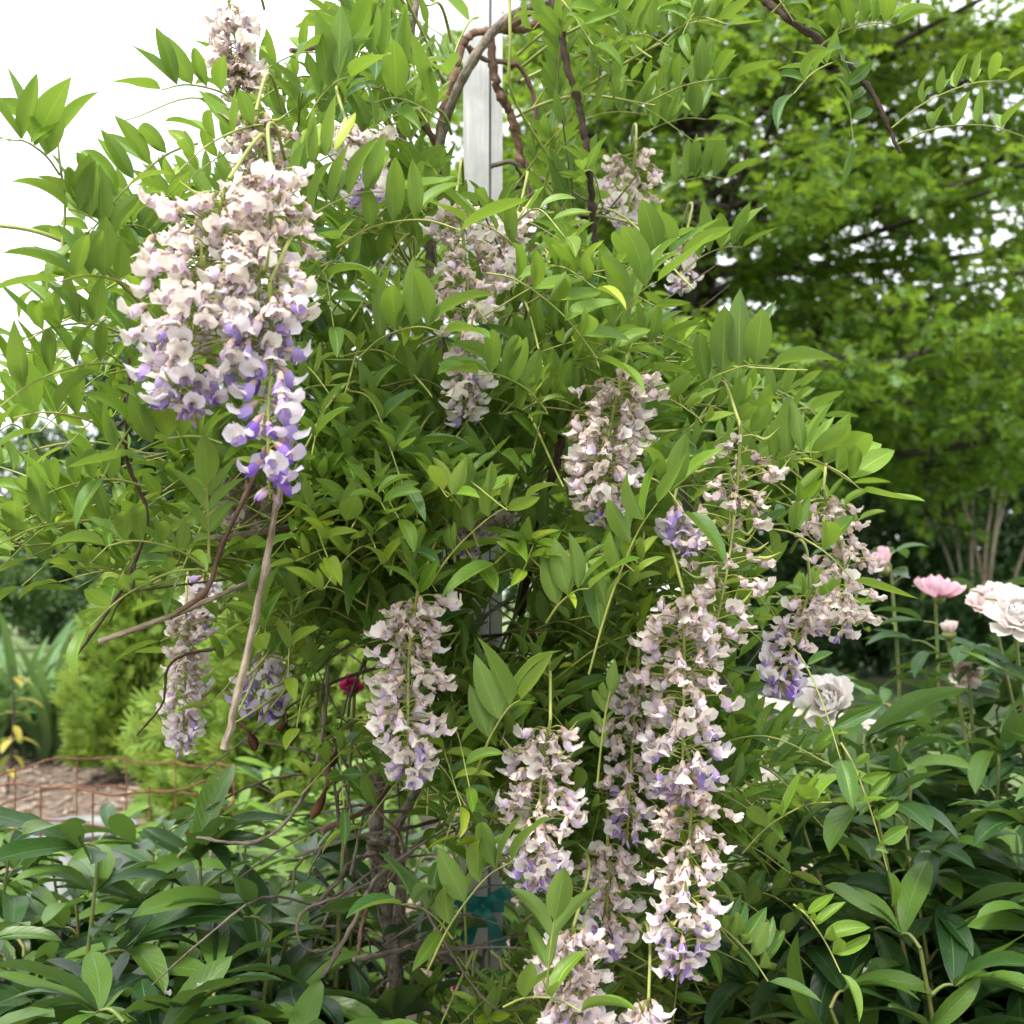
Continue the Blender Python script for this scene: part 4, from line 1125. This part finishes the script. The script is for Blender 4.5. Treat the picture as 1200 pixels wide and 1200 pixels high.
def spec_leaf(b, t, db, dt, npairs, lpx, lift, arch=.12, **kw):
    a, e = P(b[0], b[1], db), P(t[0], t[1], dt)
    m_ = (a + e) / 2 + np.array([0, 0, arch * np.linalg.norm(e - a)])
    compound([a, a * .5 + m_ * .5 + (m_ - (a + e) / 2) * .3, m_, e * .5 + m_ * .5 + (m_ - (a + e) / 2) * .3, e], npairs, lpx * .93 * (db + dt) / 2 / F, lift, force=True, **kw)

# sprays read off the photograph (base px, tip px, depths, pairs, leaflet px, lift)
SPECS = [
    ((70, 205), (10, 165), 1.19, 1.10, 3, 98, .75, dict(roll=.2)), ((68, 170), (58, 150), 1.19, 1.16, 1, 105, .9, {}),
    ((232, 168), (98, 285), 1.26, 1.20, 5, 78, .8, {}), ((285, 125), (190, 105), 1.34, 1.26, 4, 70, .8, {}), ((330, 150), (205, 205), 1.30, 1.2, 4, 66, .6, dict(young=.3)),
    ((150, 300), (80, 245), 1.22, 1.16, 4, 82, .4, {}), ((165, 345), (70, 330), 1.22, 1.14, 4, 84, .3, {}), ((140, 390), (30, 400), 1.25, 1.16, 4, 80, .7, {}),
    ((160, 434), (-5, 480), 1.26, 1.12, 4, 88, .75, {}), ((150, 520), (15, 490), 1.28, 1.18, 4, 82, .6, {}), ((170, 570), (20, 600), 1.28, 1.18, 5, 72, .5, {}),
    ((175, 625), (-15, 645), 1.28, 1.16, 4, 84, .6, {}), ((235, 667), (105, 735), 1.26, 1.20, 4, 66, .4, {}), ((240, 665), (125, 640), 1.26, 1.18, 4, 72, .4, {}),
    ((190, 470), (120, 560), 1.24, 1.16, 3, 80, .6, {}), ((260, 520), (160, 530), 1.24, 1.18, 4, 80, .4, {}), ((245, 660), (242, 570), 1.24, 1.2, 3, 70, .7, {}),
    ((320, 255), (395, 180), 1.22, 1.26, 4, 74, .6, dict(young=.8)), ((335, 280), (450, 225), 1.24, 1.28, 4, 80, .5, {}), ((395, 290), (540, 270), 1.32, 1.24, 4, 82, .6, {}),
    ((360, 140), (410, 90), 1.36, 1.3, 3, 84, .7, {}), ((440, 120), (530, 160), 1.4, 1.3, 3, 100, .6, {}), ((490, 110), (400, 60), 1.45, 1.35, 4, 90, .5, {}),
    ((560, 20), (525, 90), 1.6, 1.5, 1, 130, .3, {}), ((420, 420), (520, 390), 1.36, 1.26, 4, 86, .6, {}), ((570, 320), (700, 420), 1.42, 1.34, 5, 80, .6, {}),
    ((620, 310), (545, 260), 1.5, 1.42, 3, 78, .6, {}), ((720, 330), (800, 300), 1.5, 1.42, 4, 82, .7, {}), ((640, 480), (560, 440), 1.42, 1.34, 4, 78, .5, {}),
    ((700, 420), (770, 330), 1.42, 1.34, 4, 84, .7, {}), ((560, 640), (520, 575), 1.36, 1.3, 3, 56, .6, dict(young=.7)), ((500, 690), (615, 588), 1.36, 1.32, 4, 50, .6, dict(young=.7)),
    ((800, 470), (905, 430), 1.46, 1.38, 4, 88, .7, {}), ((930, 540), (1010, 575), 1.48, 1.42, 4, 84, .85, {}), ((860, 580), (960, 530), 1.5, 1.42, 4, 72, .7, {}),
    ((560, 900), (610, 820), 1.36, 1.3, 3, 92, .5, {}), ((500, 1140), (600, 1010), 1.36, 1.30, 4, 78, .5, {}), ((530, 1100), (470, 1060), 1.40, 1.34, 3, 80, .4, {}),
    ((640, 730), (690, 690), 1.36, 1.3, 3, 78, .7, {}), ((690, 790), (770, 590), 1.34, 1.3, 4, 84, .6, {}), ((760, 560), (800, 600), 1.36, 1.32, 2, 86, .8, {}),
    ((930, 760), (985, 890), 1.48, 1.40, 4, 66, .4, {}), ((985, 870), (1040, 1020), 1.44, 1.40, 5, 46, .4, {}), ((870, 1000), (975, 940), 1.46, 1.40, 4, 66, .4, {}),
    ((830, 1080), (900, 1150), 1.40, 1.36, 5, 62, .4, {}), ((930, 1060), (985, 1140), 1.44, 1.38, 4, 58, .5, {}), ((700, 920), (715, 810), 1.38, 1.36, 4, 36, .3, {}),
    ((640, 1170), (650, 1080), 1.30, 1.28, 2, 84, .4, {}), ((590, 1180), (680, 1185), 1.32, 1.26, 2, 80, .3, {}), ((900, 620), (1000, 680), 1.46, 1.40, 2, 78, .5, {}),
    ((640, 640), (580, 660), 1.42, 1.36, 2, 92, .2, {}), ((650, 620), (690, 660), 1.46, 1.4, 2, 92, .2, {}),
    ((905, 15), (960, -10), 1.6, 1.52, 4, 62, .4, {}), ((960, 55), (1050, 30), 1.58, 1.5, 5, 56, .5, {}), ((1000, 75), (930, 110), 1.57, 1.5, 4, 54, .3, {}),
    ((1045, 150), (1180, 95), 1.55, 1.5, 5, 40, .4, dict(young=.6)), ((1050, 170), (1200, 160), 1.55, 1.56, 4, 44, .7, {}), ((985, 70), (1000, 165), 1.57, 1.55, 4, 46, .3, {}),
    ((840, -5), (800, 40), 1.68, 1.62, 4, 48, .4, {}), ((745, 165), (828, 140), 1.9, 1.86, 5, 52, .8, {}), ((770, 230), (850, 210), 1.92, 1.86, 5, 52, .8, {}), ((800, 320), (870, 290), 1.86, 1.78, 4, 62, .7, {}),
    ((1000, 40), (1030, -20), 1.58, 1.55, 4, 50, .5, {}), ((870, -30), (930, 25), 1.66, 1.6, 4, 58, .5, {}),
]
for b_, t_, db, dt, npx, lpx, lift, kw in SPECS:
    spec_leaf(b_, t_, db, dt, npx, lpx, lift, **kw)

# the rest grow along arching shoots from the post
shoots_g = MB(); axis = np.array([pxc - .02, pyc + .03])
made = tries = 0
NL_TARGET = 1240
while made < NL_TARGET and tries < 4200:
    tries += 1
    x, y = (U(-60, 1010), U(-90, 1250)) if (pick := rng.random()) > .26 else (U(250, 480), U(560, 900)) if pick > .13 else (U(500, 900), U(760, 1230))
    if not inpoly(x, y)[0]: continue
    if x < 430 and y < 200 and rng.random() < .62: continue
    if x > 600 and y < 250 and rng.random() < .55: continue
    if x < 240 and rng.random() < .25: continue
    fd = front_depth(x, y)
    layer = rng.random()
    td = fd + (U(0, .14) if layer < .62 else U(.14, .45) if layer < .88 else U(.45, .9))
    tgt = P(x, y, td)
    z0 = tgt[2] + U(-.35, .18)
    s0 = np.array([axis[0] + U(-.06, .06), axis[1] + U(-.05, .08), max(.3, z0)])
    v = tgt - s0; ln_ = np.linalg.norm(v)
    pts = [s0, s0 + v * .35 + [0, 0, .10 * ln_], s0 + v * .72 + [0, 0, .14 * ln_] + rng.normal(0, .03, 3), tgt]
    c = catmull(pts, 8); tg = unit(np.gradient(c, axis=0)); got = 0
    outw = unit(np.array([v[0], v[1], 0]) + 1e-4)
    L0 = ln_
    nleaf = int(rng.integers(4, 8))
    for k in range(nleaf):
        t = 1 - (k + U(0, .7)) * .065 / max(.2, L0)
        if t < .3: break
        i = int(t * (len(c) - 1)); a = c[i]
        side = np.cross(tg[i], [0, 0, 1]); side = unit(side) * (1 if k % 2 else -1)
        dr = unit(tg[i] * U(.1, .8) + side * U(.3, 1.0) + outw * U(.1, .6) + np.array([0, 0, U(-.25, .55)]))
        Lr = U(.10, .19)
        e = a + dr * Lr + np.array([0, 0, -U(.0, .35) * Lr]); m_ = a + dr * Lr * .5 + np.array([0, 0, .06 * Lr])
        big = U(.043, .066)
        yng = U(.3, .9) if (k <= 1 and rng.random() < .42) else 0
        if compound([a, m_, e], int(rng.integers(3, 6)), big * (.75 if yng else 1), U(.25, 1.05), roll=U(-.4, .4), young=yng): got += 1
    made += got
    if got:
        x_, y_, d_ = proj(c)
        cut = c[len(c) // 4:]
        hit = np.nonzero(blocked_post(*proj(cut)))[0]
        if len(hit): cut = cut[hit[-1] + 1:]
        if len(cut) < 4: continue
        tube(shoots_g, cut, [.0030, .0022, .0012], 5, 1, smooth=False, cap=False)
print('vine leaves', len(LEAVES), 'tries', tries, 'oak', OAKN)
shoots_g.build('shoots', M['green_stem'], vine, kind='stuff')

inframe = lambda l: -30 < l['x'] < 1230 and -30 < l['y'] < 1230
LEAVES.sort(key=lambda l: (not inframe(l), l['d'] - .004 * l['nl']))
hi_mesh = {}
def leaflet_mesh(k, yb):
    if (k, yb) not in hi_mesh:
        m_ = MB(); T = VINE_HI[k]; m_.add(T[0], T[1], T[2], (0, (0, .45, .85)[yb], 0, 1)); hi_mesh[(k, yb)] = m_.mesh('leaflet', M['vine_leaf'])
    return hi_mesh[(k, yb)]
rest = MB(); nsub = 0
for idx, l in enumerate(LEAVES):
    tgt_mb = rest if idx >= 300 else MB()
    tube(tgt_mb, l['c'], [.0015, .0012, .0008], 4, 1, smooth=False, cap=False, mat=1)
    if nsub + l['nl'] <= 300 and idx < 300:
        lo = tgt_mb.build('leaf', [M['vine_leaf'], M['green_stem']], vine)
        for i in range(l['nl']):
            yb = 0 if l['tint'][i, 1] < .25 else 1 if l['tint'][i, 1] < .6 else 2
            link('leaflet', leaflet_mesh(int(rng.integers(14)), yb), lo, matrix=mat4(l['B'][i], l['p'][i]))
        nsub += l['nl']
        continue
    TT = VINE_HI if (idx < 300 or l['d'] < 1.75) else VINE_LO
    ch = rng.integers(len(TT), size=l['nl'])
    for k in np.unique(ch):
        s = ch == k
        tgt_mb.inst(TT[k], l['B'][s], l['p'][s], l['tint'][s])
    if idx < 300:
        tgt_mb.build('leaf', [M['vine_leaf'], M['green_stem']], vine)
rest.build('leaves', [M['vine_leaf'], M['green_stem']], vine, kind='stuff')

# tangle of dry twigs deep inside the vine
tw = MB()
for _ in range(120):
    x, y = U(360, 720), U(330, 1180)
    a = P(x, y, U(1.75, 2.05)); dr = unit(rng.normal(0, 1, 3) * [1, .5, .9] + [0, 0, .3]); l_ = U(.12, .4)
    tube(tw, [a, a + dr * l_ * .5 + rng.normal(0, .02, 3), a + dr * l_ + rng.normal(0, .03, 3)], [U(.0015, .004), .002, .001], 5, 4, cap=False)
for _ in range(34):
    x, y = U(350, 540), U(900, 1150)
    a = P(x, y, U(1.55, 1.85)); dr = unit(rng.normal(0, 1, 3) * [1, .4, .8]); l_ = U(.08, .28)
    tube(tw, [a, a + dr * l_ * .35 + rng.normal(0, .015, 3), a + dr * l_ * .7 + rng.normal(0, .02, 3), a + dr * l_ + rng.normal(0, .03, 3)], [U(.0012, .003), .0018, .0014, .0008], 5, 4, cap=False, rough=.06)
tw.build('inner_twigs', M['bark'], vine, kind='stuff')

# ------------------------------------------------------------------ peonies
peony_mesh = {}
def pmesh(k, yb):
    if (k, yb) not in peony_mesh:
        m_ = MB(); T = PEONY_HI[k]; m_.add(T[0], T[1], T[2], (0, (0, .4, .8)[yb], 0, 1)); peony_mesh[(k, yb)] = m_.mesh('leaf', M['peony_leaf'])
    return peony_mesh[(k, yb)]
SPOTS = []
def peony(px, d, h, nst, label, spread=.30, leaf=.105, young=.1, flowers=(), group='peony plants under the vine', facing=None):
    b = P(px, 690, d); b[2] = 0.02
    t = thing('peony_plant', b, label, 'peony', group)
    items = []; pet = MB()
    for i in range(nst):
        a = i * 2.399 + U(-.4, .4); r = spread * math.sqrt((i + .5) / nst)
        s = b + np.array([math.cos(a), math.sin(a), 0]) * r * .3
        hh = h * U(.78, 1.05) * (1 - .22 * (r / spread) ** 2)
        e = b + np.array([math.cos(a) * r * 1.15, math.sin(a) * r * 1.15, hh])
        sm = MB(); c = tube(sm, [s, s * .5 + e * .5 + [math.cos(a) * r * -.06, math.sin(a) * r * -.06, .02], e], [.005, .0040, .0026], 6, 5, cap=False)
        sm.build('stem', M['peony_stem'], t)
        m = len(c)
        for k in range(8):
            tt_ = .52 + .48 * (k / 7); p = c[min(m - 1, int(tt_ * (m - 1)))]
            az = a * .3 + k * 2.4 + U(-.5, .5); h_ = np.array([math.cos(az), math.sin(az), 0])
            pl_ = U(.05, .10) * (1.15 - .7 * (k / 7)); pe = p + h_ * pl_ + np.array([0, 0, U(.2, .6) * pl_])
            tube(pet, [p, (p + pe) / 2 + [0, 0, .008], pe], [.0028, .0022, .0016], 5, 3, cap=False)
            nlf = 7 if k < 5 else 6
            yg = young if k < 5 else young + .2
            for q in range(nlf):
                fa = (q - (nlf - 1) / 2) * .52 + U(-.15, .15)
                sd_ = np.array([-h_[1], h_[0], 0])
                dd = h_ * math.cos(fa) + sd_ * math.sin(fa) + np.array([0, 0, U(-.35, .7) if k < 5 else U(.1, 1.2)])
                nn = np.array([0, 0, 1.0]) + rng.normal(0, .28, 3) - h_ * .1
                back = pl_ * (.25 * abs(q - (nlf - 1) / 2) / 3)
                pos = pe - h_ * back
                sz = leaf * 1.10 * U(.75, 1.25) * (1 - .10 * abs(fa))
                items.append((basis(dd[None], nn[None])[0] * sz, pos, yg * (rng.random() < .6) * U(.5, 1.3)))
    for fl in flowers:
        c = peony_flower(t, b, *fl)
        for k in range(5):
            p = c[int((.58 + .075 * k) * (len(c) - 1))]; az = k * 2.4 + U(-.5, .5); h_ = np.array([math.cos(az), math.sin(az), 0])
            pe = p + h_ * .05 + [0, 0, .02]
            tube(pet, [p, (p + pe) / 2 + [0, 0, .006], pe], [.0022, .0018, .0014], 5, 3, cap=False)
            for q in (-1, 0, 1):
                dd = h_ + np.array([-h_[1], h_[0], 0]) * q * .8 + np.array([0, 0, U(-.1, .6)])
                items.append((basis(dd[None], np.array([[0, 0, 1.]]) + rng.normal(0, .3, 3))[0] * leaf * U(.7, 1.0), pe, young * U(.3, 1)))
    pet.build('leaf_stalks', M['peony_stem'], t, kind='stuff')
    sc = []
    FZ = [(1163, 702, 34, 2.2), (1196, 718, 46, 2.1), (1112, 738, 18, 2.25), (1102, 690, 32, 2.45), (1032, 661, 26, 2.5), (968, 818, 44, 2.0), (411, 804, 22, 1.8)]
    def hides(it):
        for f_ in (.3, .6, .95):
            x, y, dd = proj(it[1] + it[0][:, 1] * f_)
            for fx, fy, fr, fd in FZ:
                if dd < fd and abs(x - fx) < fr and abs(y - fy) < fr: return True
        return False
    items = [it for it in items if not hides(it)]
    for it in items:
        x, y, dd = proj(it[1]); sc.append((not (-60 < x < 1260 and y < 1260), dd))
    order = sorted(range(len(items)), key=lambda i: sc[i])
    rest = MB()
    for n_, i in enumerate(order):
        Bm, pos, yg = items[i]; k = int(rng.integers(10))
        if n_ < 300 and not sc[i][0]:
            link('leaf', pmesh(k, 0 if yg < .2 else 1 if yg < .6 else 2), t, matrix=mat4(Bm, pos))
            if n_ < 60: SPOTS.append((Bm, pos))
        else:
            rest.inst(PEONY_LO[k % 5], Bm[None], pos[None], np.array([[rng.random(), min(1, yg), 0, 1]]))
    if rest.n: rest.build('hidden_leaves', M['peony_leaf'], t, kind='stuff')
    return t

def petal_T(col_in, col_out, seed, cup=.5, ruffle=.06):
    r = np.random.default_rng(seed); nt, ns = 6, 7
    t = np.linspace(0, 1, nt); s = np.linspace(-1, 1, ns); V = np.zeros((nt, ns, 3)); C = np.zeros((nt, ns, 3))
    w = .40 * np.interp(t, [0, .2, .5, .8, 1], [.25, .6, .95, 1, .72])
    for i in range(nt):
        for k in range(ns):
            ph = cup * t[i] * 1.6
            edge = ruffle * math.sin(s[k] * 6 + seed) * t[i] ** 2
            V[i, k] = (s[k] * w[i], math.sin(ph + .2) / (cup * 1.6) * .9 - .07 * s[k] ** 2 * t[i] + (r.normal(0, .035) if i == nt - 1 else 0), (1 - math.cos(ph)) / (cup * 1.6) + .20 * s[k] ** 2 * w[i] * 2 + edge)
            C[i, k] = np.array(col_in) * (1 - t[i]) + np.array(col_out) * t[i]
    return V.reshape(-1, 3), grid_faces(nt, ns), np.zeros((nt * ns, 2)), np.column_stack([C.reshape(-1, 3), np.ones(nt * ns)])
PCOL = dict(pink=((.80, .42, .54), (.86, .60, .68)), blush=((.80, .56, .56), (.88, .77, .76)), white=((.86, .72, .69), (.90, .87, .85)), magenta=((.66, .03, .18), (.86, .09, .33)))
PT = {}
def petal_mesh(colr, k):
    if (colr, k) not in PT:
        T = petal_T(*PCOL[colr], k * 3 + 1, cup=.35 + .12 * k); m_ = MB(); m_.add(T[0], T[1], T[2], T[3]); PT[(colr, k)] = m_.mesh('petal', M['peony_petal'])
    return PT[(colr, k)]
def peony_flower(t, base, px, py, d, wpx, colr, closed, tilt, label):
    c = P(px, py, d); size = wpx * d / F / 2
    ax = unit(np.array(tilt, float)); s1 = unit(np.cross(ax, [.3, .9, .1])); s2 = np.cross(ax, s1)
    root = c - ax * size * .45
    sm = MB(); bb = base + np.array([U(-.05, .05), U(-.05, .05), 0])
    cst = tube(sm, [bb, bb * .5 + root * .5 + rng.normal(0, .02, 3), root - ax * .04, root], [.005, .0042, .0032, .0032], 6, 5)
    sm.build('flower_stem', M['peony_stem'], t)
    fm = MB(); prof = [(.004, -.012), (.012, -.004), (.013, .004), (.003, .01)]
    a = np.linspace(0, 6.283, 9)
    V = np.array([[root + (s1 * math.cos(x) + s2 * math.sin(x)) * q + ax * z for x in a] for q, z in prof]).reshape(-1, 3)
    fm.add(V, grid_faces(4, 9)); fo = fm.build('flower', M['peony_stem'], t, label=label)
    layers = [(7, closed, 1.0, 0), (8, closed + .22, .92, 1), (9, closed + .42, .80, 2), (9, closed + .62, .66, 3), (7, closed + .85, .5, 3)]
    for L_, (n_, el, sc_, k) in enumerate(layers):
        for i in range(n_):
            an = i / n_ * 6.283 + L_ * .4 + U(-.2, .2); e_ = min(1.45, el + U(-.12, .12))
            rad = s1 * math.cos(an) + s2 * math.sin(an)
            dd = rad * math.cos(e_) + ax * math.sin(e_); nn = ax * math.cos(e_) - rad * math.sin(e_)
            link('petal', petal_mesh(colr, k), fo, matrix=mat4(basis(dd[None], nn[None] + rng.normal(0, .15, 3))[0] * size * sc_ * 1.08 * U(.88, 1.1), root + rad * .003))
    for lift_, n_, el, sc_ in ((.30, 9, .75, .46), (.42, 8, 1.15, .36), (.48, 5, 1.4, .28)):
        if closed > .6: break
        for i in range(n_):
            an = i / n_ * 6.283 + lift_ * 9 + U(-.3, .3); e_ = el + U(-.25, .25)
            rad = s1 * math.cos(an) + s2 * math.sin(an)
            dd = rad * math.cos(e_) + ax * math.sin(e_); nn = ax * math.cos(e_) - rad * math.sin(e_)
            link('petal', petal_mesh(colr, 2 + i % 2), fo, matrix=mat4(basis(dd[None], nn[None] + rng.normal(0, .35, 3))[0] * size * sc_ * U(.85, 1.2), root + ax * size * lift_ + rad * size * U(0, .12)))
    return cst

peony(55, 1.60, .78, 11, 'dark glossy peony in the bottom left corner', .32, .128)
peony(265, 1.68, .74, 11, 'dark glossy peony at bottom left nearest the bare vine stems', .32, .128)
peony(-40, 2.05, .70, 9, 'peony cut by the left picture edge in front of the wire cage', .30, .125, .2)
peony(140, 2.15, .67, 9, 'dark peony between the corner plants and the grey tub', .30, .120, .15)
peony(250, 2.45, .70, 9, 'fresh green peony shoots beside the wire cage', .28, .105, .55)
peony(395, 2.50, .76, 10, 'bright green peony seen behind the bare vine stems', .34, .105, .7)
peony(345, 3.3, .60, 8, 'bright green leafy plant behind the lowest left twigs', .38, .11, .8)
peony(1120, 2.10, .90, 11, 'dark peony between the blooms and the corner plant', .28, .125)
peony(1160, 1.70, .95, 14, 'dark peony filling the bottom right corner', .30, .130)
peony(1015, 1.95, .80, 10, 'peony beside the lower right edge of the vine', .28, .125)
peony(1225, 2.35, 1.04, 13, 'tall peony with blush and white blooms at the right edge', .32, .125, .1, flowers=[
    (1160, 702, 2.2, 50, 'blush', .15, (-.35, -.5, .8), 'blush double bloom left of the white one'),
    (1194, 718, 2.1, 66, 'white', .1, (-.2, -.75, .55), 'large white double bloom at the right edge'),
    (1112, 738, 2.25, 26, 'blush', .75, (-.1, -.2, 1), 'small half open blush bud'),
    (1132, 788, 2.25, 32, 'blush', .2, (-.3, -.6, .2), 'faded blush bloom low among leaves')])
peony(1095, 2.6, .95, 13, 'peony with two pink blooms on tall stems at right', .30, .12, .1, flowers=[
    (1102, 690, 2.45, 52, 'pink', .35, (.1, -.2, 1), 'pink cup shaped bloom standing alone'),
    (1032, 661, 2.5, 42, 'pink', .95, (-.5, -.3, .8), 'round closed pink bloom at the edge of the vine'),
    (968, 818, 2.0, 60, 'white', .1, (-.45, -.65, .55), 'pale creamy white bloom in front of the rail beside the vine')])
peony(880, 2.7, .70, 8, 'leafy peony in the shade behind the right of the vine', .36, .10, .3)
peony(700, 2.8, .62, 8, 'leafy peony low behind the white post', .36, .10, .3)
peony(560, 3.0, .55, 6, 'low magenta flowering peony behind the foot of the post', .34, .10, .2, flowers=[
    (545, 1160, 2.6, 30, 'magenta', .4, (0, -.5, .8), 'magenta bloom low behind the post'),
    (718, 1190, 2.5, 26, 'magenta', .4, (0, -.5, .8), 'magenta bloom at the bottom edge')])
b = P(405, 690, 1.82); b[2] = .02
ms = thing('red_flower_plant', b, 'slender plant with one small bright red bloom left of a cream cluster', 'flower')
peony_flower(ms, b, 411, 804, 1.8, 24, 'magenta', .3, (0, -.7, .6), 'small bright red bloom')

# fallen petals on peony leaves
fp = MB(); T = petal_T((.8, .7, .68), (.84, .78, .76), 2, .3); fp.add(T[0], T[1], T[2], T[3]); fpm = fp.mesh('fallen_petal', M['peony_petal'])
for i in rng.choice(len(SPOTS), 22, replace=False):
    Bm, pos = SPOTS[i]; nz = unit(Bm[:, 2]); p = pos + Bm[:, 1] * .35 + nz * .012 - np.array([0, 0, .006])
    x, y, d = proj(p)
    if not (0 < x < 1200 and y < 1200): continue
    o = link('fallen_petal', fpm, None, matrix=mat4(Bm / np.linalg.norm(Bm[:, 1]) * U(.008, .014), p))
    side = 'at bottom left' if x < 600 else 'at bottom right'
    tag(o, 'small pale fallen petal lying on a dark peony leaf ' + side, 'petal', 'fallen petals ' + side)
